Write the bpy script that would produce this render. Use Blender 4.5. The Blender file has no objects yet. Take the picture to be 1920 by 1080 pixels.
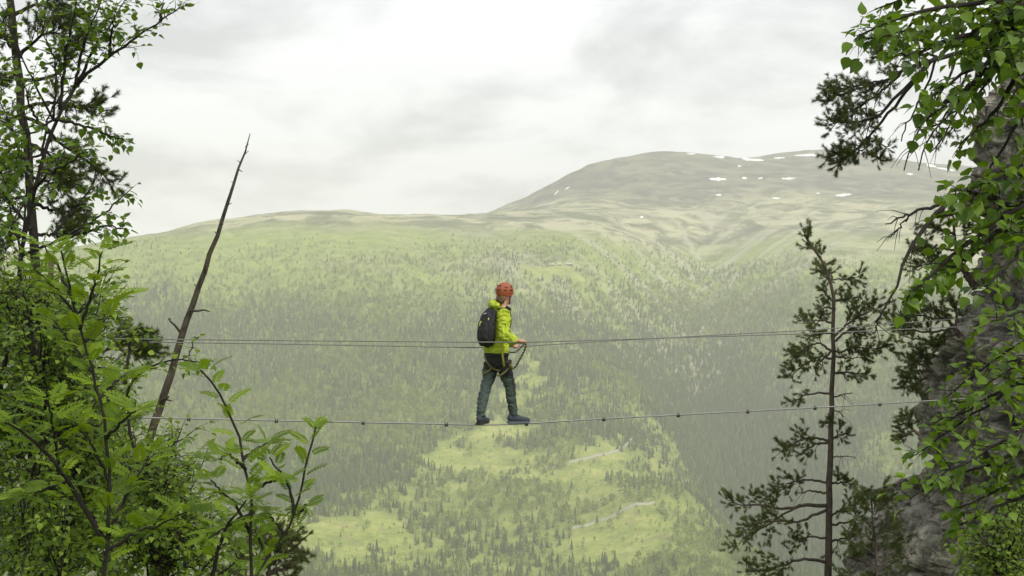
import bpy, bmesh, math, random
import numpy as np
from mathutils import Vector, Matrix

random.seed(7)
rng = np.random.default_rng(7)
scene = bpy.context.scene
COL = scene.collection

# ------------------------------------------------------------------ camera, sky, sun, exposure
F = 2667.0                                   # focal length in photo pixels (1920 wide), a 50 mm lens
cam_d = bpy.data.cameras.new('camera')
cam_d.sensor_width = 36.0
cam_d.lens = 36.0 * F / 1920.0
cam_d.clip_start = 0.05
cam_d.clip_end = 30000
cam = bpy.data.objects.new('camera', cam_d)
COL.objects.link(cam)
cam.location = (0, 0, 0)
cam.rotation_euler = (math.radians(90), 0, 0)
scene.camera = cam

SUN_DIR = Vector((0.52, -0.52, 0.67)).normalized()      # towards the sun
sun_d = bpy.data.lights.new('sun', 'SUN')
sun_d.energy = 1.5
sun_d.angle = math.radians(10)
sun_d.color = (1.0, 0.95, 0.84)
sun = bpy.data.objects.new('sun', sun_d)
COL.objects.link(sun)
sun.rotation_euler = SUN_DIR.to_track_quat('Z', 'Y').to_euler()

world = bpy.data.worlds.new('World')
scene.world = world
world.use_nodes = True
wt = world.node_tree
wt.nodes.clear()
def wn(t, **k):
    n = wt.nodes.new(t)
    for a, b in k.items(): setattr(n, a, b)
    return n
def wmath(op, a, b=None, clamp=False):
    n = wn('ShaderNodeMath', operation=op, use_clamp=clamp)
    for i, v in enumerate((a, b)):
        if v is None: continue
        if isinstance(v, (int, float)): n.inputs[i].default_value = v
        else: wt.links.new(v, n.inputs[i])
    return n.outputs[0]
w_out = wn('ShaderNodeOutputWorld'); w_bg = wn('ShaderNodeBackground')
w_sky = wn('ShaderNodeTexSky', sky_type='NISHITA', sun_disc=False)
w_sky.sun_elevation = math.asin(SUN_DIR.z)
w_sky.sun_rotation = math.atan2(SUN_DIR.x, SUN_DIR.y)
w_sky.dust_density = 3.0
w_tc = wn('ShaderNodeTexCoord'); w_sep = wn('ShaderNodeSeparateXYZ')
wt.links.new(w_tc.outputs['Generated'], w_sep.inputs[0])
zz = wmath('ADD', wmath('MAXIMUM', w_sep.outputs[2], 0.0), 0.22)
w_comb = wn('ShaderNodeCombineXYZ')
wt.links.new(wmath('DIVIDE', w_sep.outputs[0], zz), w_comb.inputs[0])
wt.links.new(wmath('DIVIDE', w_sep.outputs[1], zz), w_comb.inputs[1])
w_n1 = wn('ShaderNodeTexNoise'); w_n1.inputs['Scale'].default_value = 2.1
w_n1.inputs['Detail'].default_value = 7; w_n1.inputs['Roughness'].default_value = 0.56
w_n1.inputs['Distortion'].default_value = 0.25
w_map = wn('ShaderNodeMapping'); w_map.inputs['Location'].default_value = (4.5, 1.7, 0)
w_map.inputs['Scale'].default_value = (1.0, 0.75, 1.0)
wt.links.new(w_comb.outputs[0], w_map.inputs[0]); wt.links.new(w_map.outputs[0], w_n1.inputs['Vector'])
w_r = wn('ShaderNodeValToRGB'); w_r.color_ramp.interpolation = 'EASE'
w_r.color_ramp.elements[0].position = 0.38; w_r.color_ramp.elements[0].color = (0.36, 0.368, 0.385, 1)
w_r.color_ramp.elements[1].position = 0.575; w_r.color_ramp.elements[1].color = (0.615, 0.622, 0.635, 1)
wt.links.new(w_n1.outputs[0], w_r.inputs[0])
w_s = wn('ShaderNodeVectorMath', operation='SCALE'); w_s.inputs[3].default_value = 0.1
wt.links.new(w_sky.outputs[0], w_s.inputs[0])
w_mix = wn('ShaderNodeMix', data_type='RGBA'); w_mix.inputs[0].default_value = 0.93
wt.links.new(w_s.outputs[0], w_mix.inputs[6]); wt.links.new(w_r.outputs[0], w_mix.inputs[7])
wt.links.new(w_mix.outputs[2], w_bg.inputs[0]); w_bg.inputs[1].default_value = 1.0
wt.links.new(w_bg.outputs[0], w_out.inputs[0])

scene.view_settings.view_transform = 'Standard'
scene.view_settings.look = 'None'
scene.view_settings.exposure = 0.95
scene.view_settings.gamma = 1.0
scene.view_settings.use_curve_mapping = False
scene.cycles.use_denoising = True
scene.cycles.volume_bounces = 2
scene.cycles.max_bounces = 6
scene.cycles.transparent_max_bounces = 8

# ------------------------------------------------------------------ helpers
def P(px, py, D):
    """world point at depth D (metres along +Y) for photo pixel px,py"""
    return Vector(((px - 960) / F * D, D, (540 - py) / F * D))

def tag(o, label=None, cat=None, group=None, kind=None):
    if label: o['label'] = label
    if cat: o['category'] = cat
    if group: o['group'] = group
    if kind: o['kind'] = kind
    return o

def empty(name, loc):
    o = bpy.data.objects.new(name, None); COL.objects.link(o); o.location = loc
    o.empty_display_size = 0.2
    return o

def mesh_np(name, V, Fc, smooth=True, tint=None):
    """V (n,3), Fc list of arrays of faces (k,3) / (k,4)"""
    me = bpy.data.meshes.new(name)
    V = np.asarray(V, dtype=np.float32)
    tot = []; starts = []; s = 0
    for A in Fc:
        A = np.asarray(A, dtype=np.int32)
        if not len(A): continue
        tot.append(A.ravel())
        starts.append(s + np.arange(len(A)) * A.shape[1]); s += A.size
    loops = np.concatenate(tot); starts = np.concatenate(starts)
    me.vertices.add(len(V)); me.vertices.foreach_set('co', V.ravel())
    me.loops.add(len(loops)); me.loops.foreach_set('vertex_index', loops)
    me.polygons.add(len(starts)); me.polygons.foreach_set('loop_start', starts.astype(np.int32))
    me.update(calc_edges=True)
    me.polygons.foreach_set('use_smooth', np.full(len(starts), smooth, dtype=bool))
    if tint is not None:
        a = me.attributes.new('tint', 'FLOAT', 'POINT')
        a.data.foreach_set('value', np.asarray(tint, dtype=np.float32))
    me.validate()
    return me

def obj(name, me, mat=None, parent=None, world=True):
    o = bpy.data.objects.new(name, me); COL.objects.link(o)
    if mat is not None and not me.materials: me.materials.append(mat)
    if parent is not None:
        o.parent = parent
        if world:      # mesh data is in world coordinates
            o.matrix_parent_inverse = Matrix.Translation(-parent_world(parent))
    return o

def parent_world(p):
    v = Vector((0, 0, 0))
    while p is not None:
        v = v + p.matrix_basis.translation + p.matrix_parent_inverse.translation
        p = p.parent
    return v

class MB:
    """collects tubes / lofts / boxes into one mesh"""
    def __init__(s): s.V = []; s.T = []; s.Q = []; s.n = 0
    def add(s, V, Q=(), T=()):
        V = np.asarray(V, dtype=np.float64)
        if len(Q): s.Q.append(np.asarray(Q) + s.n)
        if len(T): s.T.append(np.asarray(T) + s.n)
        s.V.append(V); s.n += len(V)
    def tube(s, pts, radii, k=6, cap=True, side=None, ratio=None):
        pts = np.array([tuple(p) for p in pts], dtype=np.float64); n = len(pts)
        radii = np.asarray(radii, dtype=np.float64)
        if radii.ndim == 0: radii = np.full(n, float(radii))
        if radii.ndim == 1: radii = np.stack([radii, radii], 1)
        t = np.gradient(pts, axis=0); t /= np.linalg.norm(t, axis=1)[:, None] + 1e-12
        if side is None:
            ref = np.array([1, 0, 0.]) if abs(t[0][0]) < 0.8 else np.array([0, 1, 0.])
        else: ref = np.array(side, dtype=np.float64)
        U = np.zeros((n, 3)); prev = ref
        for i in range(n):
            b = prev if side is None else ref
            u = b - t[i] * np.dot(b, t[i]); l = np.linalg.norm(u)
            u = u / l if l > 1e-6 else np.array([0, 1, 0.])
            U[i] = u; prev = u
        W = np.cross(t, U)
        a = np.arange(k) * 2 * np.pi / k
        ring = pts[:, None, :] + radii[:, 0][:, None, None] * np.cos(a)[None, :, None] * U[:, None, :] \
            + radii[:, 1][:, None, None] * np.sin(a)[None, :, None] * W[:, None, :]
        V = ring.reshape(-1, 3)
        i = np.arange(n - 1)[:, None] * k; j = np.arange(k)[None, :]; j2 = (j + 1) % k
        Q = np.stack([i + j, i + j2, i + k + j2, i + k + j], -1).reshape(-1, 4)
        T = []
        if cap:
            V = np.vstack([V, pts[0] - t[0] * radii[0].min() * 0.4, pts[-1] + t[-1] * radii[-1].min() * 0.4])
            c0 = n * k; c1 = c0 + 1; b = (n - 1) * k
            T = [[c0, (q + 1) % k, q] for q in range(k)] + [[c1, b + q, b + (q + 1) % k] for q in range(k)]
        s.add(V, Q, T)
    def box(s, c, sx, sy, sz, R=None):
        v = np.array([[x, y, z] for x in (-.5, .5) for y in (-.5, .5) for z in (-.5, .5)]) * np.array([sx, sy, sz])
        if R is not None: v = v @ np.array(R.to_3x3() if hasattr(R, 'to_3x3') else R).T
        s.add(v + np.array(tuple(c)), [[0, 1, 3, 2], [4, 6, 7, 5], [0, 4, 5, 1], [2, 3, 7, 6], [0, 2, 6, 4], [1, 5, 7, 3]])
    def ball(s, c, r, nu=12, nv=8, R=None):
        r = np.array(r if hasattr(r, '__len__') else (r, r, r), dtype=float)
        vs = []
        for i in range(nv + 1):
            th = math.pi * i / nv
            for j in range(nu):
                ph = 2 * math.pi * j / nu
                vs.append([math.sin(th) * math.cos(ph), math.sin(th) * math.sin(ph), math.cos(th)])
        v = np.array(vs) * r
        if R is not None: v = v @ np.array(R).T
        Q = [[i * nu + j, (i + 1) * nu + j, (i + 1) * nu + (j + 1) % nu, i * nu + (j + 1) % nu] for i in range(nv) for j in range(nu)]
        s.add(v + np.array(tuple(c)), Q)
    def mesh(s, name, smooth=True, tint=None):
        return mesh_np(name, np.vstack(s.V), ([np.vstack(s.Q)] if s.Q else []) + ([np.vstack(s.T)] if s.T else []), smooth, tint)

# --- vectorised noise
def _hash(ix, iy, iz, seed=0):
    h = (ix.astype(np.int64) * 374761393 + iy.astype(np.int64) * 668265263 + iz.astype(np.int64) * 2147483647 + seed * 974711) & 0xffffffff
    h = ((h ^ (h >> 13)) * 1274126177) & 0xffffffff
    h = (h ^ (h >> 16)) & 0xffffffff
    h = (h * 2246822519) & 0xffffffff
    return ((h ^ (h >> 15)) & 0xffffff) / float(0xffffff)
def vnoise(p, seed=0):
    p = np.asarray(p, dtype=np.float64); f = np.floor(p); w = p - f; w = w * w * w * (w * (w * 6 - 15) + 10)
    i = f.astype(np.int64); r = 0
    for dx in (0, 1):
        for dy in (0, 1):
            for dz in (0, 1):
                c = _hash(i[:, 0] + dx, i[:, 1] + dy, i[:, 2] + dz, seed)
                r = r + c * (w[:, 0] if dx else 1 - w[:, 0]) * (w[:, 1] if dy else 1 - w[:, 1]) * (w[:, 2] if dz else 1 - w[:, 2])
    return r * 2 - 1
def fbm(p, oct=4, seed=0, gain=0.5):
    a = 1; r = 0; p = np.asarray(p, dtype=np.float64)
    for o in range(oct):
        r = r + a * vnoise(p, seed + o * 17); a *= gain; p = p * 2.03 + 11.3
    return r
def cells(p, seed=0):
    """per-cell random value with tilted facet: worley cells"""
    p = np.asarray(p, dtype=np.float64); i = np.floor(p).astype(np.int64)
    best = np.full(len(p), 9.0); sec = np.full(len(p), 9.0); val = np.zeros(len(p))
    for dx in (-1, 0, 1):
        for dy in (-1, 0, 1):
            for dz in (-1, 0, 1):
                c = i + np.array([dx, dy, dz])
                q = np.stack([_hash(c[:, 0], c[:, 1], c[:, 2], seed + k) for k in (1, 2, 3)], 1)
                d = p - (c + q); dist = (d ** 2).sum(1)
                g = np.stack([_hash(c[:, 0], c[:, 1], c[:, 2], seed + k) for k in (4, 5, 6)], 1) - 0.5
                v = _hash(c[:, 0], c[:, 1], c[:, 2], seed + 7) - 0.5 + (g * d).sum(1) * 1.2
                m = dist < best
                sec = np.where(m, best, np.minimum(sec, dist)); val = np.where(m, v, val); best = np.where(m, dist, best)
    return val, np.sqrt(sec) - np.sqrt(best)

# --- materials
class NT:
    def __init__(s, name):
        s.m = bpy.data.materials.new(name); s.m.use_nodes = True; s.t = s.m.node_tree; s.t.nodes.clear()
        s.out = s.t.nodes.new('ShaderNodeOutputMaterial')
    def n(s, t, ins=None, **k):
        q = s.t.nodes.new(t)
        for a, b in k.items(): setattr(q, a, b)
        for a, b in (ins or {}).items():
            if hasattr(b, 'is_linked') or hasattr(b, 'links'): s.t.links.new(b, q.inputs[a])
            else: q.inputs[a].default_value = b
        return q
    def math(s, op, a, b=0.0, clamp=False):
        q = s.n('ShaderNodeMath', {0: a, 1: b}, operation=op); q.use_clamp = clamp; return q.outputs[0]
    def mix(s, f, a, b, blend='MIX'):
        q = s.n('ShaderNodeMix', {0: f, 6: a, 7: b}, data_type='RGBA', blend_type=blend); return q.outputs[2]
    def noise(s, vec, scale, detail=4, rough=0.55, dist=0.0):
        q = s.n('ShaderNodeTexNoise', {'Scale': scale, 'Detail': detail, 'Roughness': rough, 'Distortion': dist})
        if vec is not None: s.t.links.new(vec, q.inputs['Vector'])
        return q.outputs[0]
    def ramp(s, f, *st):
        q = s.n('ShaderNodeValToRGB', {0: f}); e = q.color_ramp.elements
        while len(e) < len(st): e.new(0.5)
        for i, (p, c) in enumerate(st):
            e[i].position = p; e[i].color = (c if len(c) == 4 else (*c, 1)) if hasattr(c, '__len__') else (c, c, c, 1)
        return q.outputs[0]
    def geo(s): return s.n('ShaderNodeNewGeometry').outputs['Position']
    def coord(s, k='Object'): return s.n('ShaderNodeTexCoord').outputs[k]
    def mapping(s, v, scale=(1, 1, 1), rot=(0, 0, 0), loc=(0, 0, 0)):
        return s.n('ShaderNodeMapping', {0: v, 'Scale': scale, 'Rotation': rot, 'Location': loc}).outputs[0]
    def attr(s, name): return s.n('ShaderNodeAttribute', attribute_name=name)
    def bump(s, h, strength=0.5, dist=0.02):
        return s.n('ShaderNodeBump', {'Height': h, 'Strength': strength, 'Distance': dist}).outputs[0]
    def pbr(s, col, rough=0.8, normal=None, spec=0.3, metal=0.0):
        q = s.n('ShaderNodeBsdfPrincipled', {'Roughness': rough, 'Specular IOR Level': spec, 'Metallic': metal})
        if hasattr(col, 'links'): s.t.links.new(col, q.inputs['Base Color'])
        else: q.inputs['Base Color'].default_value = (*col, 1)
        if normal is not None: s.t.links.new(normal, q.inputs['Normal'])
        s.t.links.new(q.outputs[0], s.out.inputs['Surface']); return q

def C4(c): return (c[0], c[1], c[2], 1)
def plain(name, col, rough=0.7, var=0.25, scale=30, spec=0.3, metal=0, bump=0.3, bd=0.004):
    m = NT(name); v = m.coord('Object'); f = m.noise(v, scale, 5)
    c = m.mix(f, C4([x * (1 - var) for x in col]), C4([x * (1 + var) for x in col]))
    m.pbr(c, rough, m.bump(m.noise(v, scale * 3, 4), bump, bd) if bump else None, spec, metal)
    return m.m

def leaf_mat(name, dark, light, trans=0.4, rough=0.45):
    m = NT(name); t = m.attr('tint').outputs['Fac']
    c = m.mix(t, C4(dark), C4(light))
    v = m.geo(); c = m.mix(m.math('MULTIPLY', m.noise(v, 60, 3), 0.35), c, C4([x * 0.55 for x in dark]))
    q = m.n('ShaderNodeBsdfPrincipled', {'Base Color': c, 'Roughness': rough, 'Specular IOR Level': 0.3})
    tc = m.mix(0.55, c, C4((light[0] * 1.5, light[1] * 1.5, light[2] * 0.7)))
    tr = m.n('ShaderNodeBsdfTranslucent', {'Color': tc})
    mx = m.n('ShaderNodeMixShader', {0: trans, 1: q.outputs[0], 2: tr.outputs[0]})
    m.t.links.new(mx.outputs[0], m.out.inputs['Surface'])
    return m.m

def bark_mat(name, c1, c2, scale=18, bd=0.01):
    m = NT(name); v = m.geo(); mp = m.mapping(v, (1, 1, 0.3))
    f = m.noise(mp, scale, 6, 0.65, 0.6)
    c = m.ramp(f, (0.3, c1), (0.7, c2))
    c = m.mix(m.math('MULTIPLY', m.ramp(m.noise(v, 4, 3), (0.45, 0.0), (0.65, 1.0)), 0.5), c, C4([x * 1.1 for x in c2]))
    m.pbr(c, 0.9, m.bump(f, 0.9, bd), 0.15)
    return m.m

M = {}
M['birch_leaf'] = leaf_mat('birch_leaf', (0.026, 0.060, 0.006), (0.17, 0.28, 0.020), 0.40)
M['shrub_leaf'] = leaf_mat('shrub_leaf', (0.030, 0.066, 0.008), (0.22, 0.33, 0.034), 0.40)
M['rowan_leaf'] = leaf_mat('rowan_leaf', (0.050, 0.105, 0.006), (0.23, 0.34, 0.016), 0.42, 0.6)
M['needle'] = leaf_mat('needle', (0.028, 0.050, 0.012), (0.13, 0.16, 0.038), 0.2, 0.6)
M['bark_dark'] = bark_mat('bark_dark', (0.010, 0.009, 0.008), (0.032, 0.027, 0.024), 40, 0.004)
M['bark_pine'] = bark_mat('bark_pine', (0.032, 0.027, 0.022), (0.125, 0.098, 0.075), 22, 0.012)
M['bark_dead'] = bark_mat('bark_dead', (0.020, 0.017, 0.013), (0.095, 0.080, 0.060), 30, 0.02)
M['twig_dead'] = bark_mat('twig_dead', (0.05, 0.045, 0.04), (0.13, 0.12, 0.11), 30, 0.004)

# ------------------------------------------------------------------ terrain: near slope, valley floor, far mountainside
ctrl = []
def cp(px, py, D): ctrl.append(((px - 960) / F * D, D, (540 - py) / F * D))
for px in (-700, -300, 50, 350, 600, 850, 1080):
    for py, D in ((1080, 1600), (950, 1850), (800, 2150), (650, 2500), (500, 2900)): cp(px, py, D)
for px, py in ((-700, 560), (-300, 520), (0, 490), (200, 463), (310, 437), (430, 408), (530, 400), (620, 401), (700, 410), (770, 415)): cp(px, py, 3400)
for px, py in ((-700, 560), (-300, 530), (0, 510), (200, 480), (430, 428), (620, 425), (760, 428)): cp(px, py, 4100)
for px, py in ((-700, 570), (-300, 550), (0, 530), (430, 455), (760, 445)): cp(px, py, 5200)
cp(860, 407, 3600); cp(960, 394, 3700); cp(880, 460, 3150); cp(1000, 440, 3300)
cp(860, 422, 4400); cp(960, 402, 4400); cp(900, 430, 5200)
for a in ((1200, 810, 2120), (1300, 920, 1850), (1385, 1035, 1620), (1250, 600, 2800), (1280, 690, 2600), (1330, 790, 2420),
          (1370, 890, 2250), (1405, 1000, 2000), (1435, 1085, 1800), (1200, 700, 2450), (1235, 760, 2290), (1180, 620, 2680),
          (1450, 700, 2650), (1500, 600, 2850), (1550, 800, 2400), (1600, 900, 2150), (1650, 700, 2580), (1700, 1000, 1900),
          (1800, 800, 2300), (1900, 600, 2750), (2300, 600, 2750), (2300, 900, 2100), (2000, 1000, 1900), (1560, 1010, 1920),
          (1290, 505, 3200), (1335, 432, 3700), (1200, 480, 3150), (1150, 430, 3400), (1250, 402, 3800), (1430, 480, 3280),
          (1500, 425, 3600), (1700, 440, 3500), (1450, 386, 4000), (1700, 376, 4000), (1900, 380, 4000), (2300, 400, 4000),
          (1150, 386, 3950), (1060, 392, 3850),
          (985, 391, 4300), (1050, 353, 4450), (1120, 306, 4600), (1180, 292, 4700), (1270, 285, 4800), (1350, 291, 4850), (1430, 298, 4900),
          (1500, 290, 4900), (1560, 286, 4900), (1640, 288, 4900), (1750, 312, 4900), (1850, 330, 4800), (2200, 345, 4800),
          (1300, 342, 4350), (1500, 340, 4400), (1700, 345, 4400), (1150, 352, 4350), (1060, 376, 4180),
          (1000, 420, 5200), (1180, 330, 5600), (1430, 330, 5800), (1700, 330, 5900), (2200, 370, 5800)): cp(*a)
for X in (-2200, -1400, -700, 0, 700, 1400, 2200):
    ctrl.append((X, 1150, -420)); ctrl.append((X, 800, -424)); ctrl.append((X, 7600, 120)); ctrl.append((X * 1.6, 9000, 60))
for X in (-4500, 4500):
    for Y, Z in ((1200, -400), (2500, -60), (4000, 150), (6000, 150)): ctrl.append((X, Y, Z))
ctrl.append((300, 1350, -414)); ctrl.append((600, 1500, -400))
CT = np.array(ctrl); SC = 1000.0
def _k(r2): return 0.5 * r2 * np.log(r2 + 1e-9)
def _phi(A, B):
    d = ((A[:, None, :] - B[None, :, :]) ** 2).sum(-1); return _k(d)
_A = CT[:, :2] / SC; _n = len(_A)
_K = np.zeros((_n + 3, _n + 3)); _K[:_n, :_n] = _phi(_A, _A) + np.eye(_n) * 2e-4
_Pm = np.hstack([np.ones((_n, 1)), _A]); _K[:_n, _n:] = _Pm; _K[_n:, :_n] = _Pm.T
_W = np.linalg.solve(_K, np.concatenate([CT[:, 2], np.zeros(3)]))
def height(x, y):
    x = np.asarray(x, float).ravel(); y = np.asarray(y, float).ravel()
    out = np.empty(len(x))
    for s in range(0, len(x), 40000):
        Q = np.stack([x[s:s + 40000], y[s:s + 40000]], 1) / SC
        out[s:s + 40000] = _phi(Q, _A) @ _W[:_n] + _W[_n] + Q @ _W[_n + 1:]
    p = np.stack([x, y, np.zeros_like(x)], 1)
    far = np.clip((y - 1150) / 300, 0, 1)
    alp = np.clip((out - 60) / 150, 0, 1)
    out = out + far * (6 * fbm(p / 210, 4, 3) + 1.6 * fbm(p / 42, 3, 9))
    for gpts, dep, wid in (([(563, 3900), (486, 3600), (402, 3200), (326, 2880), (309, 2700), (325, 2550), (340, 2420), (346, 2250), (334, 2000), (320, 1800)], 85, 150),
                           ([(-242, 3420), (-182, 2850), (-122, 2500), (-90, 2250)], 13, 60), ([(330, 3500), (260, 3150), (200, 2800)], 10, 40), ([(-620, 3300), (-520, 2800), (-430, 2400)], 10, 70),
                           ([(700, 3600), (560, 3150), (430, 2800)], 16, 60), ([(900, 3200), (700, 2700), (520, 2350)], 20, 80), ([(20, 3300), (60, 2950), (60, 2600)], 9, 45)):
        gy_ = np.array([g[1] for g in gpts][::-1], float); gx_ = np.array([g[0] for g in gpts][::-1], float)
        dx = x - np.interp(y, gy_, gx_) - 25 * vnoise(np.stack([y / 160, y * 0 + dep, y * 0], 1), 4)
        fade = np.clip((y - gy_[0]) / 150, 0, 1) * np.clip((gy_[-1] - y) / 200, 0, 1)
        out = out - dep * fade * np.exp(-np.abs(dx / wid) ** 1.4)
    spur = 1 - 2 * np.abs(fbm(np.stack([(x + 0.25 * y) / 230, y / 950, x * 0], 1), 3, 123))
    out = out + far * 15 * spur * np.clip((3350 - y) / 500, 0.15, 1) * np.clip((y - 1500) / 300, 0.3, 1)
    # terraces of rock and heath above the tree line
    q = np.stack([x / 420, out / 16 + fbm(p / 300, 2, 5), np.zeros_like(x)], 1)
    out = out + alp * 3.0 * vnoise(q, 21)
    near = -1.65 - 0.55 * np.maximum(0, y - 1.5)
    near = near + np.clip((y - 60) / 100, 0, 1) * 8 * fbm(p / 60, 3, 31)
    t = np.clip((y - 700) / 380, 0, 1); t = t * t * (3 - 2 * t)
    return np.where(y < 700, np.maximum(near, -424), np.maximum(near, -424) * (1 - t) + np.maximum(out, -430) * t)

def pick(px, py, y0=1350.0, y1=6200.0, step=6.0):
    """where a sight line from the origin meets the far slope"""
    Y = np.arange(y0, y1, step); k = (px - 960) / F; m = (540 - py) / F
    h = height(k * Y, Y); b = np.nonzero(h >= m * Y)[0]
    if not len(b): return None
    Yh = Y[b[0]]; return Vector((k * Yh, Yh, h[b[0]]))

xs = np.concatenate([-np.geomspace(5000, 1750, 16), np.arange(-1700, 2301, 13.0), np.geomspace(2360, 5000, 16)])
ys = np.concatenate([np.array([-60, -30, -10, -3, 0, 1.5]), np.arange(4, 40, 3.0), np.geomspace(42, 700, 30), np.arange(720, 1350, 30.0),
                     np.arange(1350, 3700, 10.0), np.arange(3700, 5100, 14.0), np.geomspace(5120, 7900, 24)])
GX, GY = np.meshgrid(xs, ys); GZ = height(GX, GY).reshape(GX.shape)
nx, ny = len(xs), len(ys)
ii = (np.arange(ny - 1)[:, None] * nx + np.arange(nx - 1)[None, :]).ravel()
me = mesh_np('terrain', np.stack([GX.ravel(), GY.ravel(), GZ.ravel()], 1), [np.stack([ii, ii + 1, ii + nx + 1, ii + nx], 1)])

def in_poly(x, y, poly):
    inside = np.zeros(len(x), bool); n = len(poly)
    for i in range(n):
        x1, y1 = poly[i]; x2, y2 = poly[(i + 1) % n]
        c = ((y1 > y) != (y2 > y)) & (x < (x2 - x1) * (y - y1) / (y2 - y1 + 1e-12) + x1); inside ^= c
    return inside
def world_poly(pp):
    r = [pick(*q) for q in pp]; return [(v.x, v.y) for v in r if v]
CLEAR = [world_poly(p) for p in (
    [(1012, 882), (1090, 862), (1165, 842), (1206, 826), (1228, 858), (1200, 900), (1195, 940), (1120, 945), (1080, 930), (1030, 915)],
    [(1062, 1000), (1120, 978), (1170, 962), (1228, 944), (1270, 965), (1305, 1010), (1300, 1060), (1220, 1078), (1150, 1065), (1080, 1050)],
    [(560, 976), (660, 972), (735, 985), (700, 1040), (640, 1065), (520, 1065)],
    [(978, 668), (1004, 684), (1008, 765), (970, 775)],
    [(838, 800), (900, 762), (968, 785), (962, 840), (905, 905), (832, 900)],
    [(960, 498), (1078, 493), (1074, 518), (960, 520)])]
THIN = [world_poly(p) for p in (
    [(560, 968), (700, 930), (820, 885), (835, 790), (905, 755), (975, 770), (1000, 860), (1100, 830), (1220, 822), (1240, 900), (1300, 1075), (560, 1078)],
    [(1180, 820), (1240, 830), (1340, 960), (1390, 1060), (1330, 1060), (1260, 940)],
    [(700, 930), (770, 905), (780, 960), (715, 970)],
    [(1590, 845), (1690, 835), (1690, 905), (1600, 910)],
    [(1080, 812), (1180, 815), (1200, 832), (1110, 850)])]
def wobble(x, y, a=42):
    p = np.stack([x / 60, y / 60, np.zeros_like(x)], 1)
    return x + a * fbm(p, 4, 41, 0.6), y + a * 1.5 * fbm(p, 4, 47, 0.6)
def ravine_zone(x, y):
    p = np.stack([x / 130, y / 130, x * 0], 1)
    d = (x - np.interp(y, [1600, 2000, 2400, 2800, 3200], [430, 425, 430, 410, 430]) - 45 * fbm(p, 3, 201)) / 150
    return np.exp(-np.abs(d) ** 3) * np.clip((2830 - y + 60 * fbm(p, 2, 205)) / 160, 0, 1)
gx, gy = wobble(GX.ravel(), GY.ravel())
clear = np.zeros(len(gx)); 
for p in CLEAR: clear = np.maximum(clear, in_poly(gx, gy, p))
for p in THIN: clear = np.maximum(clear, 0.55 * in_poly(gx, gy, p))
gz = GZ.ravel()
heath = np.clip((gz - 52 - 60 * fbm(np.stack([GX.ravel() / 320, GY.ravel() / 320, gx * 0], 1), 4, 61)) / 70, 0, 1)
a = me.attributes.new('clear', 'FLOAT', 'POINT'); a.data.foreach_set('value', clear.astype(np.float32))
summit = np.clip((gz - 235 - 40 * fbm(np.stack([GX.ravel() / 260, GY.ravel() / 260, gx * 0], 1), 4, 63)) / 60, 0, 1)
a = me.attributes.new('summit', 'FLOAT', 'POINT'); a.data.foreach_set('value', summit.astype(np.float32))
scrub = np.clip((gz + 85 + np.clip(GX.ravel(), -400, 0) * 0.06 + np.clip(GX.ravel(), 0, 500) * 0.14 - 45 * fbm(np.stack([GX.ravel() / 180, GY.ravel() / 180, gx * 0], 1), 4, 66)) / 90, 0, 1)
a = me.attributes.new('scrub', 'FLOAT', 'POINT'); a.data.foreach_set('value', scrub.astype(np.float32))
_gd = GX.ravel() - np.interp(GY.ravel(), [2700, 2880, 3200, 3600, 3900], [309, 326, 402, 486, 563])
_gf = np.exp(-np.abs(_gd / 420) ** 2) * np.clip((GY.ravel() - 2500) / 250, 0, 1) * np.clip((4100 - GY.ravel()) / 300, 0, 1)
strk_v = np.clip(1.6 * fbm(np.stack([(GY.ravel() - 1.5 * np.abs(_gd)) / 42, np.abs(_gd) / 260, np.sign(_gd) * 5], 1), 3, 99), 0, 1) * _gf
a = me.attributes.new('scree', 'FLOAT', 'POINT'); a.data.foreach_set('value', strk_v.astype(np.float32))
a = me.attributes.new('shaded_spruce_floor', 'FLOAT', 'POINT'); a.data.foreach_set('value', ravine_zone(GX.ravel(), GY.ravel()).astype(np.float32))
a = me.attributes.new('heath', 'FLOAT', 'POINT'); a.data.foreach_set('value', heath.astype(np.float32))

m = NT('mountainside')
pos = m.geo(); cl = m.attr('clear').outputs['Fac']; he = m.attr('heath').outputs['Fac']
n_big = m.noise(pos, 0.006, 6, 0.6); n_mid = m.noise(pos, 0.03, 6, 0.65); n_fine = m.noise(pos, 0.16, 6, 0.75)
strk = m.noise(m.mapping(pos, (0.0075, 0.006, 0.02)), 1.0, 9, 0.66, 1.4)
floor_c = m.ramp(n_mid, (0.3, (0.12, 0.165, 0.042)), (0.7, (0.25, 0.315, 0.08)))
heath_c = m.ramp(n_mid, (0.3, (0.075, 0.085, 0.040)), (0.55, (0.14, 0.15, 0.068)), (0.75, (0.21, 0.225, 0.10)))
pale = m.ramp(m.math('ADD', strk, m.math('MULTIPLY', n_fine, 0.12)), (0.50, 0.0), (0.62, 1.0))
su = m.attr('summit').outputs['Fac']
heath_c = m.mix(su, heath_c, m.ramp(n_mid, (0.3, (0.045, 0.043, 0.036, 1)), (0.6, (0.10, 0.095, 0.075, 1)), (0.8, (0.17, 0.16, 0.12, 1))))
heath_c = m.mix(m.math('MULTIPLY', pale, m.math('SUBTRACT', 0.85, m.math('MULTIPLY', su, 0.55))), heath_c, (0.48, 0.46, 0.28, 1))
dark = m.ramp(m.noise(m.mapping(pos, (0.004, 0.006, 0.03), loc=(7, 3, 1)), 1.0, 6, 0.7), (0.5, 0.0), (0.66, 1.0))
heath_c = m.mix(m.math('MULTIPLY', dark, 0.6), heath_c, (0.055, 0.052, 0.045, 1))
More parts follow.
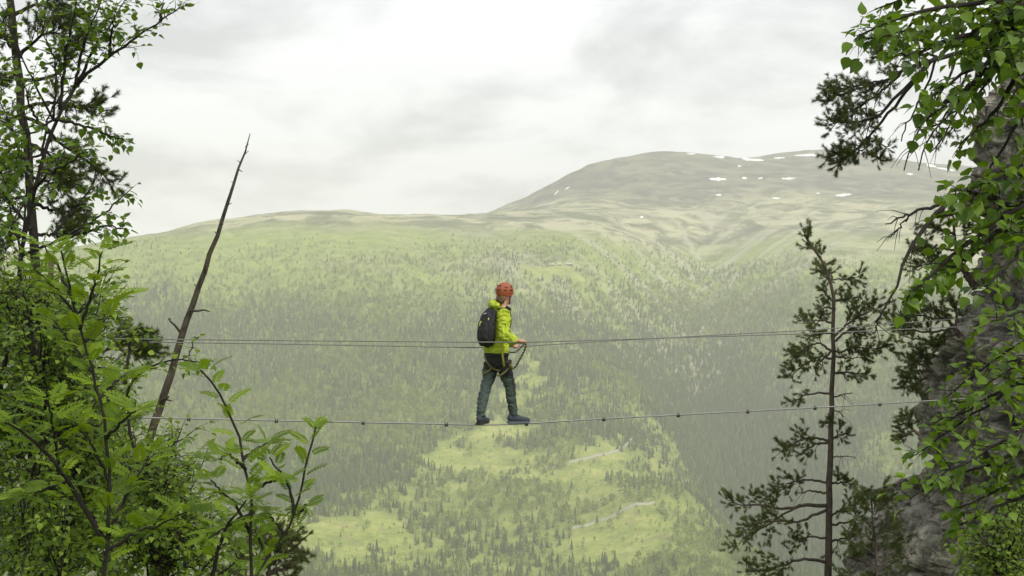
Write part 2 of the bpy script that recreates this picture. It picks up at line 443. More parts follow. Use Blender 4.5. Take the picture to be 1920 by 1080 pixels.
grass_c = m.ramp(m.math('ADD', m.math('MULTIPLY', n_mid, 0.6), m.math('MULTIPLY', n_fine, 0.4)), (0.36, (0.15, 0.20, 0.040)), (0.50, (0.28, 0.33, 0.075)), (0.64, (0.44, 0.44, 0.15)))
scrub_c = m.ramp(n_mid, (0.32, (0.15, 0.20, 0.040)), (0.66, (0.31, 0.37, 0.085)))
floor_c = m.mix(m.attr('scrub').outputs['Fac'], floor_c, scrub_c)
floor_c = m.mix(m.attr('shaded_spruce_floor').outputs['Fac'], floor_c, (0.055, 0.07, 0.028, 1))  # dark spruce floor, with the ravine's shade put into its colour
slash = m.ramp(m.noise(pos, 0.045, 6, 0.7, 0.8), (0.54, 0.0), (0.62, 1.0))
grass_c = m.mix(m.math('MULTIPLY', slash, 0.55), grass_c, (0.24, 0.20, 0.11, 1))
c = m.mix(he, floor_c, heath_c); c = m.mix(m.math('MULTIPLY', m.attr('scree').outputs['Fac'], 0.8), c, (0.42, 0.41, 0.29, 1)); c = m.mix(cl, c, grass_c)
m.pbr(c, 0.95, m.bump(m.math('ADD', n_mid, m.math('MULTIPLY', n_fine, 0.4)), 0.8, 6.0), 0.1)
M['mountainside'] = m.m
terrain = obj('terrain', me, M['mountainside']); tag(terrain, 'hazy mountainside with heath summit rising from the wooded valley', kind='structure')

# far blue-grey peak on the right
fx = np.linspace(900, 4200, 120); fy = np.linspace(6100, 7700, 40)
FX, FY = np.meshgrid(fx, fy)
crest = np.interp(FX.ravel(), [900, 1900, 2050, 2180, 2330, 2600, 3200, 4200], [150, 400, 510, 545, 585, 600, 560, 450])
prof = 1 - np.abs((FY.ravel() - 6900) / 800) ** 1.4
FZ = 60 + (crest - 60) * np.clip(prof, 0, 1) + 14 * fbm(np.stack([FX.ravel() / 200, FY.ravel() / 200, FX.ravel() * 0], 1), 4, 77)
k = len(fx); ii = (np.arange(len(fy) - 1)[:, None] * k + np.arange(k - 1)[None, :]).ravel()
me = mesh_np('far_mountain', np.stack([FX.ravel(), FY.ravel(), FZ], 1), [np.stack([ii, ii + 1, ii + k + 1, ii + k], 1)])
m = NT('far_rock'); pos = m.geo()
m.pbr(m.ramp(m.noise(pos, 0.01, 7, 0.7), (0.3, (0.06, 0.062, 0.06)), (0.7, (0.14, 0.14, 0.125))), 0.95)
fm = obj('far_mountain', me, m.m); tag(fm, 'bare grey peak behind the right shoulder of the mountain', kind='structure')

# snow patches draped on the slope
M['snow'] = plain('snow', (0.86, 0.87, 0.88), 0.6, 0.04, 0.05, 0.3, 0, 0.2, 0.3)
def snow(pts, half):
    """a bank of snow along pts (photo px), half height in px"""
    nseg = 14; xsn = np.linspace(0, 1, nseg + 1); cx = np.interp(xsn, np.linspace(0, 1, len(pts)), [p[0] for p in pts])
    cy = np.interp(xsn, np.linspace(0, 1, len(pts)), [p[1] for p in pts])
    V = []; rows = []
    for i in range(nseg + 1):
        t = xsn[i]; w = half * (math.sin(math.pi * min(max(t, 0.02), 0.98)) ** 0.55) * (0.7 + 0.6 * random.random())
        row = []
        for s in (-1, -0.3, 0.3, 1):
            q = pick(cx[i], cy[i] + s * w, 3000)
            if q is None: row = None; break
            row.append(len(V)); V.append((q.x, q.y, q.z + (0.2 if abs(s) == 1 else 1.6)))
        rows.append(row)
    Q = [[rows[i][j], rows[i + 1][j], rows[i + 1][j + 1], rows[i][j + 1]] for i in range(nseg) if rows[i] and rows[i + 1] for j in range(3)]
    if not Q: return
    o = obj('snow_patch', mesh_np('snow_patch', np.array(V), [np.array(Q)]), M['snow'], terrain)
for pts, hf in (([(1336, 294), (1370, 296), (1400, 299), (1432, 301)], 3.2), ([(1450, 297), (1472, 296)], 1.3), ([(1490, 292), (1518, 291), (1548, 291)], 2.4),
                ([(1288, 289), (1304, 289)], 1.2), ([(1640, 291), (1680, 296), (1715, 302), (1755, 313)], 5.0), ([(1756, 315), (1790, 320)], 2.0),
                ([(1330, 336), (1362, 337)], 2.8), ([(1391, 334), (1400, 335)], 2.0), ([(1420, 335), (1430, 335)], 1.6), ([(1466, 336), (1492, 335)], 1.8),
                ([(1342, 366), (1353, 366)], 1.8), ([(1448, 372), (1462, 372)], 1.2), ([(1566, 367), (1596, 365)], 2.0), ([(1040, 366), (1047, 357)], 1.8),
                ([(1060, 356), (1068, 351)], 1.4), ([(1764, 352), (1780, 352)], 2.2), ([(1200, 408), (1206, 408)], 1.2),
                ([(1700, 326), (1712, 327)], 1.6), ([(1530, 363), (1538, 363)], 1.0), ([(1383, 312), (1390, 312)], 1.2)):
    snow(pts, hf)

# forest tracks on the clear-cuts
M['gravel'] = plain('gravel', (0.36, 0.35, 0.27), 0.95, 0.2, 0.3, 0.1, 0, 0.3, 0.2)
def track(pts, w=1.5):
    W3 = [pick(*p) for p in pts]; A = np.array([tuple(p) for p in W3 if p])
    t = np.linspace(0, 1, 60); s = np.linspace(0, 1, len(A))
    x = np.interp(t, s, A[:, 0]); y = np.interp(t, s, A[:, 1])
    x = np.convolve(np.pad(x, 4, 'edge'), np.ones(9) / 9, 'valid'); y = np.convolve(np.pad(y, 4, 'edge'), np.ones(9) / 9, 'valid')
    d = np.stack([np.gradient(x), np.gradient(y)], 1); d /= np.linalg.norm(d, axis=1)[:, None]
    V = []
    for sgn in (-1.6, -1, 1, 1.6):
        ww = w * (1 + 0.35 * np.sin(np.arange(60) * 1.3) * np.cos(np.arange(60) * 0.45)); X = x - d[:, 1] * ww * sgn; Y = y + d[:, 0] * ww * sgn
        zc = height(x, y) + 2.4 if abs(sgn) == 1 else height(X, Y) - 1.5
        V.append(np.stack([X, Y, zc], 1))
    V = np.concatenate(V); i = np.arange(59)
    Q = np.concatenate([np.stack([i + 60 * r, i + 1 + 60 * r, i + 61 + 60 * r, i + 60 + 60 * r], 1) for r in range(3)])
    return mesh_np('forest_track', V, [Q])
tag(obj('forest_track', track([(1018, 881), (1055, 874), (1093, 863), (1130, 854), (1163, 846), (1210, 830)]), M['gravel']), 'pale gravel forest track across the upper clearing', kind='structure')
tag(obj('forest_track', track([(1060, 994), (1121, 980), (1145, 973), (1168, 963), (1200, 950), (1229, 945)]), M['gravel']), 'pale gravel forest track along the lower clearing', kind='structure')

# ------------------------------------------------------------------ haze: the damp air of the valley
hz = MB(); hz.box((0, 3900, 95), 11000, 8100, 1130)
m = NT('haze_air')
pv = m.n('ShaderNodeVolumePrincipled', {'Color': (0.99, 0.988, 0.972, 1), 'Density': 0.00015, 'Anisotropy': 0.1})
m.t.links.new(pv.outputs[0], m.out.inputs['Volume'])
ho = obj('haze', hz.mesh('haze', False), m.m); tag(ho, 'pale damp haze filling the valley', kind='stuff')

# ------------------------------------------------------------------ the forest on the far slope (one mass)
def spruce_mesh(seed):
    r = random.Random(seed); V = []; T = []
    H = 1.0; lay = 7; k = 7
    for L in range(lay):
        z0 = 0.06 + 0.90 * L / lay; z1 = min(1.0, z0 + 0.26 - 0.012 * L); rad = 0.195 * (1 - z0) ** 0.8 + 0.012
        b = len(V); ph = r.random() * 6
        V.append((0, 0, z1))
        for j in range(2 * k):
            a = ph + math.pi * j / k; q = rad * (1.15 if j % 2 == 0 else 0.55) * r.uniform(0.8, 1.2)
            V.append((q * math.cos(a), q * math.sin(a), z0 + (0.0 if j % 2 == 0 else 0.05) - 0.02 * r.random()))
        for j in range(2 * k): T.append((b, b + 1 + j, b + 1 + (j + 1) % (2 * k)))
    b = len(V)
    for j in range(4):
        a = j * math.pi / 2; V += [(0.015 * math.cos(a), 0.015 * math.sin(a), -0.05), (0.012 * math.cos(a), 0.012 * math.sin(a), 0.3)]
    Q = [(b + 2 * j, b + 2 * ((j + 1) % 4), b + 2 * ((j + 1) % 4) + 1, b + 2 * j + 1) for j in range(4)]
    return mesh_np('far_spruce', np.array(V), [np.array(T), np.array(Q)], False)
def birch_mesh(seed):
    r = random.Random(seed); V = []; T = []
    for q in range(60):
        z = r.uniform(0.18, 1.0); rr = 0.36 * math.sin(math.pi * min(1, (z - 0.05) / 1.0) ** 0.9) * r.uniform(0.45, 1.05); a = r.random() * 6.283
        c = Vector((rr * math.cos(a), rr * math.sin(a), z)); s = r.uniform(0.05, 0.10)
        for e in range(2):
            d = Vector((r.gauss(0, 1), r.gauss(0, 1), r.gauss(0, 1))).normalized(); e1 = d.orthogonal().normalized(); e2 = d.cross(e1)
            b = len(V)
            for w in range(3): V.append(tuple(c + s * (math.cos(w * 2.094) * e1 + math.sin(w * 2.094) * e2)))
            T.append((b, b + 1, b + 2))
    b = len(V); V += [(-.012, 0, -.05), (.012, 0, -.05), (.008, 0, .7), (-.008, 0, .7), (0, -.012, -.05), (0, .012, -.05), (0, .008, .7), (0, -.008, .7)]
    return mesh_np('far_birch', np.array(V), [np.array(T), np.array([(b, b + 1, b + 2, b + 3), (b + 4, b + 5, b + 6, b + 7)])], False)
def far_mat(name, c1, c2, c3):
    m = NT(name); oi = m.n('ShaderNodeObjectInfo').outputs['Random']
    c = m.ramp(oi, (0.0, c1), (0.6, c2), (1.0, c3)); m.pbr(c, 0.9, None, 0.1); return m.m
M['far_spruce'] = far_mat('far_spruce', (0.062, 0.090, 0.032), (0.095, 0.13, 0.043), (0.15, 0.19, 0.055))
M['far_birch'] = far_mat('far_birch', (0.14, 0.19, 0.036), (0.24, 0.30, 0.055), (0.36, 0.41, 0.09))
protos = bpy.data.collections.new('tree_kinds')
for i in range(3):
    me = spruce_mesh(i); me.materials.append(M['far_spruce']); o = bpy.data.objects.new('a_spruce%d' % i, me); protos.objects.link(o)
for i in range(3):
    me = birch_mesh(i + 9); me.materials.append(M['far_birch']); o = bpy.data.objects.new('b_birch%d' % i, me); protos.objects.link(o)

def scatter(n):
    y = np.sqrt(rng.random(n) * (3800 ** 2 - 1380 ** 2) + 1380 ** 2)
    x = (rng.random(n) * 2 - 1) * 0.43 * y + 0.01 * y
    return x, y
N = 235000
fx_, fy_ = scatter(N)
fz_ = height(fx_, fy_)
wx, wy = wobble(fx_, fy_)
keep = np.ones(N, bool); cut = np.zeros(N, bool)
for p in CLEAR: incl = in_poly(wx, wy, p); cut |= incl; keep &= ~(incl & (rng.random(N) < 0.72))
thin = np.zeros(N, bool)
for p in THIN: thin |= in_poly(wx, wy, p)
keep &= ~(thin & (rng.random(N) < 0.58))
P2 = np.stack([fx_, fy_, fx_ * 0], 1)
line = 72 + 40 * fbm(P2 / 300, 4, 71)                       # tree line
up = np.clip((fz_ - line + 110) / 150, 0, 1)                 # 0 deep forest .. 1 above
keep &= rng.random(N) > up ** 0.8 * 1.02
sp = fbm(P2 / 240, 4, 81) + 0.6 * fbm(P2 / 45, 2, 85)
gully = ravine_zone(fx_, fy_)
lower = np.clip((1950 - fy_) / 300, 0, 1) * (fx_ < 260)
pb = np.clip(0.46 + 0.66 * sp + 0.85 * np.clip((fz_ + 95 + np.clip(fx_, -400, 0) * 0.06 + np.clip(fx_, 0, 500) * 0.14) / 100, 0, 1) + 0.25 * lower - 1.05 * gully, 0.03, 0.97)
pb = np.where(thin, np.clip(0.74 + 0.7 * sp, 0.3, 0.97), pb)
pb = np.where(cut, 0.93, pb)
isb = rng.random(N) < pb
keep &= rng.random(N) < np.where(isb, 0.85 - 0.45 * np.clip((fz_ + 80) / 90, 0, 1), 0.80 + 0.2 * gully)
hgt = np.where(isb, rng.normal(7.4, 2.4, N), rng.normal(9.8, 3.3, N) + 2.5 * gully) * (1 - 0.45 * up)
hgt = np.where(cut & (rng.random(N) < 0.97), rng.uniform(0.3, 1.0, N) ** 2 * 6.5, hgt)
hgt = np.clip(hgt * (1 + 0.18 * fbm(P2 / 90, 2, 91)), 0.6, 25)
PT = np.stack([fx_, fy_, fz_ - 0.2], 1)[keep]; hgt = hgt[keep]; isb = isb[keep]
me = bpy.data.meshes.new('forest'); me.vertices.add(len(PT)); me.vertices.foreach_set('co', PT.astype(np.float32).ravel())
def pa(n, t, v):
    a = me.attributes.new(n, t, 'POINT'); a.data.foreach_set('value', v)
kind = (rng.integers(0, 3, len(PT)) + np.where(isb, 3, 0)).astype(np.int32)
pa('kind_index', 'INT', kind); pa('size', 'FLOAT', hgt.astype(np.float32)); pa('turn', 'FLOAT', (rng.random(len(PT)) * 6.283).astype(np.float32))
fo = obj('forest', me); tag(fo, 'mixed spruce and birch forest covering the far valley side', kind='stuff')
ng = bpy.data.node_groups.new('forest_nodes', 'GeometryNodeTree')
ng.interface.new_socket('Geometry', in_out='INPUT', socket_type='NodeSocketGeometry'); ng.interface.new_socket('Geometry', in_out='OUTPUT', socket_type='NodeSocketGeometry')
gi = ng.nodes.new('NodeGroupInput'); go = ng.nodes.new('NodeGroupOutput'); iop = ng.nodes.new('GeometryNodeInstanceOnPoints')
ci = ng.nodes.new('GeometryNodeCollectionInfo'); ci.inputs['Collection'].default_value = protos; ci.inputs['Separate Children'].default_value = True; ci.inputs['Reset Children'].default_value = True
def na(n, t):
    q = ng.nodes.new('GeometryNodeInputNamedAttribute'); q.data_type = t; q.inputs['Name'].default_value = n; return q.outputs['Attribute']
L = ng.links.new
L(gi.outputs[0], iop.inputs['Points']); L(ci.outputs[0], iop.inputs['Instance']); iop.inputs['Pick Instance'].default_value = True
L(na('kind_index', 'INT'), iop.inputs['Instance Index'])
cx = ng.nodes.new('ShaderNodeCombineXYZ'); L(na('turn', 'FLOAT'), cx.inputs[2]); er = ng.nodes.new('FunctionNodeEulerToRotation'); L(cx.outputs[0], er.inputs[0]); L(er.outputs[0], iop.inputs['Rotation'])
L(na('size', 'FLOAT'), iop.inputs['Scale']); L(iop.outputs[0], go.inputs[0])
md = fo.modifiers.new('trees', 'NODES'); md.node_group = ng

# small farm huts on the mountain meadow
M['hut_wall'] = plain('hut_wall', (0.22, 0.19, 0.16), 0.9, 0.2, 1.0, 0.1)
M['hut_roof'] = plain('hut_roof', (0.52, 0.53, 0.54), 0.5, 0.1, 1.0, 0.3)
for i, (px, py, w, lab) in enumerate(((1067, 498, 11, 'largest mountain hut, at the right end of the meadow row'), (1049, 499, 6, 'small mountain hut in the middle of the meadow row'),
                                      (1036, 499, 6, 'small mountain hut at the left end of the meadow row'))):
    c = pick(px, py)
    e = empty('mountain_hut', c); tag(e, lab, 'hut', 'huts on the mountain meadow')
    b = MB(); b.box(c + Vector((0, 0, 1.2)), w, 5, 3.2); obj('wall', b.mesh('wall', False), M['hut_wall'], e)
    b = MB(); h = w / 2 + 0.5
    b.add([(c.x + sx * h, c.y + sy * 3.2, c.z + (2.7 if sy else 4.6) + dz) for dz in (0, 0.3) for sx in (-1, 1) for sy in (-1, 0, 1)],
          [(0, 3, 4, 1), (1, 4, 5, 2), (6, 7, 10, 9), (7, 8, 11, 10), (0, 6, 9, 3), (2, 5, 11, 8), (0, 1, 7, 6), (1, 2, 8, 7), (3, 9, 10, 4), (4, 10, 11, 5)])
    obj('roof', b.mesh('roof', False), M['hut_roof'], e)

# ------------------------------------------------------------------ cliff
def rock_wall(name, plan, zoff, z0, z1, nu, nv, seed, centre):
    plan = np.array(plan, float); s = np.concatenate([[0], np.cumsum(np.linalg.norm(np.diff(plan, axis=0), axis=1))]); s /= s[-1]
    u = np.linspace(0, 1, nu); PX = np.interp(u, s, plan[:, 0]); PY = np.interp(u, s, plan[:, 1])
    w = max(3, nu // 14); ker = np.hanning(2 * w + 1); ker /= ker.sum()
    PX = np.convolve(np.pad(PX, w, 'reflect', reflect_type='odd'), ker, 'valid'); PY = np.convolve(np.pad(PY, w, 'reflect', reflect_type='odd'), ker, 'valid')
    tx, ty = np.gradient(PX), np.gradient(PY); l = np.hypot(tx, ty); NX, NY = -ty / l, tx / l
    side = np.sign(((PX - centre[0]) * NX + (PY - centre[1]) * NY).mean()); NX *= side; NY *= side
    z = np.linspace(z0, z1, nv); off = np.interp(z, [q[0] for q in zoff], [q[1] for q in zoff])
    X = PX[None, :] - NX[None, :] * off[:, None]; Y = PY[None, :] - NY[None, :] * off[:, None] * 0.8
    Z = np.repeat(z[:, None], nu, 1)
    p = np.stack([X.ravel(), Y.ravel(), Z.ravel()], 1)
    q = p * np.array([1, 1, 0.75]) + 0.35 * np.stack([fbm(p * 0.8, 2, seed + 1), fbm(p * 0.8, 2, seed + 2), fbm(p * 0.8, 2, seed + 3)], 1)
    c1, e1 = cells(q * 0.7, seed); c2, e2 = cells(q * 1.9, seed + 50); c3, e3 = cells(q * 4.5, seed + 90)
    rd = 1 - 2 * np.abs(fbm(q * np.array([1.3, 1.3, 2.2]) + 3, 3, seed + 23))
    d = 0.30 * fbm(p * 0.4, 3, seed + 5) + 0.46 * c1 + 0.26 * c2 + 0.13 * c3 + 0.10 * rd + 0.05 * fbm(p * 5, 4, seed + 9, 0.6)
    d -= 0.16 * np.exp(-(e1 / 0.06) ** 2) + 0.07 * np.exp(-(e2 / 0.07) ** 2)
    d = d.reshape(nv, nu)
    X = X + NX[None, :] * d; Y = Y + NY[None, :] * d; Z = Z + 0.15 * d
    for f, dz in ((0.7, 0.25), (0.35, 0.4), (0.05, 0.5)):
        X = np.vstack([X, centre[0] + (X[nv - 1] - centre[0]) * f]); Y = np.vstack([Y, centre[1] + (Y[nv - 1] - centre[1]) * f]); Z = np.vstack([Z, Z[nv - 1] + dz])
    n2 = X.shape[0]; ii = (np.arange(n2 - 1)[:, None] * nu + np.arange(nu - 1)[None, :]).ravel()
    return mesh_np(name, np.stack([X.ravel(), Y.ravel(), Z.ravel()], 1), [np.stack([ii, ii + 1, ii + nu + 1, ii + nu], 1)], False)
m = NT('cliff_rock'); pos = m.geo()
n1 = m.noise(m.mapping(pos, (1, 1, 1.6), (0.5, 0.3, 0)), 2.6, 9, 0.72, 0.9); n2_ = m.noise(m.mapping(pos, (3, 3, 0.7)), 1.5, 6, 0.65); n3 = m.noise(pos, 14, 6, 0.7)
c = m.ramp(n1, (0.32, (0.042, 0.040, 0.033)), (0.45, (0.20, 0.19, 0.155)), (0.57, (0.52, 0.495, 0.41)))
c = m.mix(m.math('MULTIPLY', m.ramp(n2_, (0.5, 0.0), (0.68, 1.0)), 0.75), c, (0.022, 0.021, 0.018, 1))
c = m.mix(m.math('MULTIPLY', m.ramp(n3, (0.56, 0.0), (0.68, 1.0)), 0.5), c, (0.34, 0.33, 0.29, 1))
moss = m.ramp(m.noise(pos, 2.3, 5, 0.7), (0.55, 0.0), (0.66, 1.0))
c = m.mix(m.math('MULTIPLY', moss, 0.7), c, (0.075, 0.085, 0.035, 1))
m.pbr(c, 0.92, m.bump(m.math('ADD', n3, m.math('MULTIPLY', m.noise(pos, 45, 4, 0.7), 0.5)), 1.0, 0.12), 0.2)
M['rock'] = m.m
me = rock_wall('cliff', [(17, 8), (12.5, 12.5), (9.2, 16.5), (7.0, 19.2), (6.45, 20.4), (6.9, 22.2), (9, 25.5), (14, 30)],
               [(-18, -6.2), (-4, -1.15), (-3.4, -0.8), (-2.6, -0.3), (-1.9, -0.2), (-1, -0.15), (-0.15, 0.2), (0.9, 0.3), (1.8, 0.3), (2.6, 0.45), (3.4, 1.1), (5, 2.8)], -18, 4.6, 460, 420, 5, (12.5, 20))
cliff = obj('cliff', me, M['rock']); tag(cliff, 'rugged grey rock cliff with dark cracks at the right edge', 'cliff')
me = rock_wall('rock_buttress', [(-24, 2), (-20, 5), (-18.5, 8), (-18.6, 12), (-20, 16), (-25, 20)], [(-16, -4), (-2, -0.5), (1, 0), (3, 1.5)], -16, 3, 90, 110, 8, (-26, 10))
tag(obj('rock_buttress', me, M['rock']), 'grey rock buttress outside the picture on the left, holding the cables', 'rock')

# ------------------------------------------------------------------ cables
TH = math.radians(19); CX0, CY0 = 0.1816, 17.3
def cab(px, py, off=0.0):
    x0 = CX0 - off * math.sin(TH); y0 = CY0 + off * math.cos(TH); k = (px - 960) / F
    s = (k * y0 - x0) / (math.cos(TH) - k * math.sin(TH)); Y = y0 + s * math.sin(TH)
    return P(px, py, Y)
def smooth_path(pts, n):
    A = np.array([tuple(p) for p in pts]); s = np.concatenate([[0], np.cumsum(np.linalg.norm(np.diff(A, axis=0), axis=1))])
    t = np.linspace(0, s[-1], n)
    B = np.stack([np.interp(t, s, A[:, i]) for i in range(3)], 1)
    for _ in range(3): B[1:-1] = 0.25 * B[:-2] + 0.5 * B[1:-1] + 0.25 * B[2:]
    return B
def wire_mat(name, col):
    m = NT(name); v = m.geo()
    w = m.n('ShaderNodeTexWave', {'Vector': v, 'Scale': 45.0, 'Distortion': 0.6, 'Detail': 2.0}, bands_direction='DIAGONAL').outputs[1]
    m.pbr(m.mix(w, C4([x * 0.8 for x in col]), C4(col)), 0.5, m.bump(w, 0.3, 0.002), 0.5, 0.6); return m.m
M['wire'] = wire_mat('wire', (0.24, 0.24, 0.23)); M['wire2'] = wire_mat('wire_hand', (0.17, 0.17, 0.16))
FOOT = [(-2750, 700), (0, 778), (180, 781), (355, 785), (520, 788.5), (680, 792), (835, 795), (902, 797), (970, 795.5), (988, 794), (1132, 785), (1270, 778), (1402, 771), (1528, 764.5), (1650, 757.5), (1720, 753), (1830, 746)]
foot_pts = [cab(px, py) for px, py in FOOT]
b = MB(); b.tube(smooth_path(foot_pts, 150), 0.0095, 8)
e = obj('foot_cable', b.mesh('foot_cable'), M['wire']); tag(e, 'lower steel cable with small clamps that the person walks on', 'cable', 'bridge cables')
FOOTC = e
M['clamp'] = plain('clamp', (0.035, 0.033, 0.03), 0.55, 0.3, 60, 0.5, 0.7)
def clamp_mesh(pt, d):
    b = MB(); R = Matrix.Rotation(math.atan2(d[1], d[0]), 3, 'Z')
    def tr(x, y, z): return Vector(pt) + R @ Vector((x, y, z))
    b.box(tr(0, 0, -0.012), 0.026, 0.026, 0.014, R)
    for sx in (-0.012, 0.012):
        b.tube([tr(sx, -0.013, -0.03), tr(sx, -0.013, 0.006), tr(sx, 0, 0.016), tr(sx, 0.013, 0.006), tr(sx, 0.013, -0.03)], 0.0045, 6)
        for sy in (-0.013, 0.013): b.tube([tr(sx, sy, -0.029), tr(sx, sy, -0.022)], 0.0065, 6)
    return b.mesh('cable_clamp')
fp = smooth_path(foot_pts, 800)
for px in (30, 195, 355, 520, 680, 835, 988, 1132, 1270, 1402, 1528, 1650):
    i = int(np.argmin(np.abs(960 + F * fp[:, 0] / fp[:, 1] - px)))
    obj('cable_clamp', clamp_mesh(fp[i], fp[i + 1] - fp[i]), M['clamp'], FOOTC)
OFF = 0.43
HA = [(-2850, 575), (0, 632), (180, 635), (530, 638.5), (900, 641.5), (978, 642), (1211, 635), (1516, 625.5), (1797, 613), (1850, 610)]
HB = [(-2650, 590), (0, 637), (180, 640), (530, 645), (900, 652), (968, 650), (1211, 635), (1516, 619.5), (1797, 597.5), (1860, 592)]
b = MB(); b.tube(smooth_path([cab(x, y, -OFF) for x, y in HA], 160), 0.0062, 8)
tag(obj('hand_cable', b.mesh('hand_cable'), M['wire2']), 'nearer hand cable, passing in front of the black backpack', 'cable', 'bridge cables')
b = MB(); b.tube(smooth_path([cab(x, y, OFF) for x, y in HB], 160), 0.0062, 8)
tag(obj('hand_cable', b.mesh('hand_cable'), M['wire2']), 'farther hand cable, running behind the person on the cable bridge', 'cable', 'bridge cables')
# ------------------------------------------------------------------ the person on the cable
PD = 17.2
def Q(px, py, d=0.0): return P(px, py, PD + d)
AZ = math.radians(35)
FWD = Vector((math.cos(AZ), math.sin(AZ), 0)); RGT = Vector((math.sin(AZ), -math.cos(AZ), 0))
def remeshed(mb, name, voxel, smooth_it=4, wrinkle=0.0, seed=0, scale=(14, 14, 14)):
    o = bpy.data.objects.new('tmp', mb.mesh('tmp')); COL.objects.link(o)
    r = o.modifiers.new('r', 'REMESH'); r.mode = 'VOXEL'; r.voxel_size = voxel
    s = o.modifiers.new('s', 'SMOOTH'); s.iterations = smooth_it; s.factor = 0.5
    dg = bpy.context.evaluated_depsgraph_get(); dg.update()
    me = bpy.data.meshes.new_from_object(o.evaluated_get(dg)); me.name = name
    bpy.data.objects.remove(o)
    if wrinkle:
        n = len(me.vertices); co = np.empty(n * 3, np.float32); me.vertices.foreach_get('co', co); co = co.reshape(-1, 3).astype(float)
        no = np.empty(n * 3, np.float32); me.vertex_normals.foreach_get('vector', no); no = no.reshape(-1, 3)
        w = 1 - 2 * np.abs(fbm(co * np.array(scale), 3, seed)); co = co + no * (w * wrinkle)[:, None]
        me.vertices.foreach_set('co', co.astype(np.float32).ravel())
    me.polygons.foreach_set('use_smooth', np.ones(len(me.polygons), bool)); me.update()
    return me

rear_f = cab(902, 797); front_f = cab(970, 795.5)
dr, df = rear_f.y - PD, front_f.y - PD
person = empty('person', Vector(((rear_f.x + front_f.x) / 2, (rear_f.y + front_f.y) / 2, rear_f.z)))
tag(person, 'person in lime jacket, grey trousers and orange helmet walking along the cable', 'person')
hA = cab(977, 641.5, -OFF); hB = cab(966, 650, OFF)
dA, dB = hA.y - PD, hB.y - PD
L_hip, L_knee, L_ank = Q(921, 686, 0.06), Q(909, 732, -0.01), Q(901.5, 778, dr)
R_hip, R_knee, R_ank = Q(944, 686, -0.06), Q(957, 732, 0.01), Q(963, 778, df)
R_sh, R_el, R_wr = Q(944, 588, -0.15), Q(945, 629, -0.25), Q(968, 639.5, dA + 0.01)
L_sh, L_el, L_wr = Q(934, 588, 0.15), Q(948, 626, 0.30), Q(958, 646, dB - 0.05)
HEAD = Q(946.5, 551, 0.0)
GZ_ = Vector((0.80, 0.60, -0.03)).normalized(); GS = GZ_.cross(Vector((0, 0, 1))).normalized(); GU = GS.cross(GZ_)
def hd(f, s, u): return HEAD + GZ_ * f + GS * s + GU * u
def shoe_axis(kind):
    if kind == 'front': return front_f, Vector((0.95, 0.31, 0)).normalized()
    return rear_f, Vector((0.42, 0.91, 0)).normalized()

def fingers(b, hand, along, over, palm_from, thumb_side):
    """closed fist round a cable: palm above it, fingers curling over the far side"""
    along = Vector(along).normalized(); over = Vector(over).normalized(); up = Vector((0, 0, 1))
    pc = hand - over * 0.022 + up * 0.012
    b.ball(pc, (0.043, 0.030, 0.022), 12, 8, np.array([along, over, up]).T)
    for i, (o_, l) in enumerate(((-0.030, 0.9), (-0.010, 1.0), (0.010, 0.95), (0.029, 0.78))):
        p0 = pc + along * o_ + over * 0.018
        b.tube([p0, p0 + over * 0.020 * l + up * 0.006, p0 + over * 0.034 * l - up * 0.012, p0 + over * 0.022 * l - up * 0.030 * l, p0 + over * 0.006 - up * 0.028 * l],
               [0.0095, 0.0092, 0.0088, 0.0082, 0.007], 8)
    t0 = pc + along * 0.034 * thumb_side - over * 0.012
    b.tube([t0, t0 + along * 0.016 * thumb_side - up * 0.012, t0 + along * 0.012 * thumb_side - up * 0.030 + over * 0.012, t0 + along * 0.004 * thumb_side - up * 0.036 + over * 0.026], [0.012, 0.011, 0.0095, 0.008], 8)

b = MB()
sd = RGT
b.tube([Q(931, 682), Q(931, 660), Q(933, 635), Q(935, 608), Q(938, 590), Q(941, 580), Q(943.5, 572)],
       [(0.145, 0.10), (0.145, 0.10), (0.125, 0.085), (0.145, 0.095), (0.165, 0.085), (0.10, 0.06), (0.055, 0.052)], 16, True, sd)
b.tube([Q(941, 582), Q(944, 570), HEAD + Vector((0, 0, -0.05))], [0.055, 0.052, 0.055], 12)
b.ball(HEAD, (0.092, 0.074, 0.112), 18, 14, np.array([GZ_, GS, GU]).T)
b.ball(hd(0.045, 0, -0.085), (0.045, 0.045, 0.04), 12, 8, np.array([GZ_, GS, GU]).T)
b.tube([hd(0.085, 0, 0.015), hd(0.105, 0, -0.022), hd(0.088, 0, -0.036)], [0.010, 0.015, 0.012], 8)
b.tube([hd(0.086, -0.018, -0.060), hd(0.093, 0, -0.058), hd(0.086, 0.018, -0.060)], 0.008, 6)
for s in (-1, 1): b.ball(hd(-0.005, s * 0.076, -0.012), (0.02, 0.008, 0.032), 10, 8, np.array([GZ_, GS, GU]).T)
for a, c, e_ in ((L_hip, L_knee, L_ank), (R_hip, R_knee, R_ank)):
    b.tube([a, a.lerp(c, 0.5), c, c.lerp(e_, 0.35), e_], [0.062, 0.056, 0.046, 0.046, 0.034], 12)
for k in ('rear', 'front'):
    f0, dd = shoe_axis(k); an = L_ank if k == 'rear' else R_ank
    b.tube([an, Vector((an.x, an.y, f0.z + 0.06))], 0.036, 10)
    b.tube([Vector((an.x, an.y, f0.z + 0.055)) - dd * 0.03, Vector((an.x, an.y, f0.z + 0.05)) + dd * 0.15], [0.032, 0.026], 10)
for a, c, e_ in ((L_sh, L_el, L_wr), (R_sh, R_el, R_wr)):
    b.tube([a, a.lerp(c, 0.5), c, c.lerp(e_, 0.5), e_], [0.050, 0.044, 0.036, 0.034, 0.026], 10)
cdir = Vector((math.cos(TH), math.sin(TH), 0))
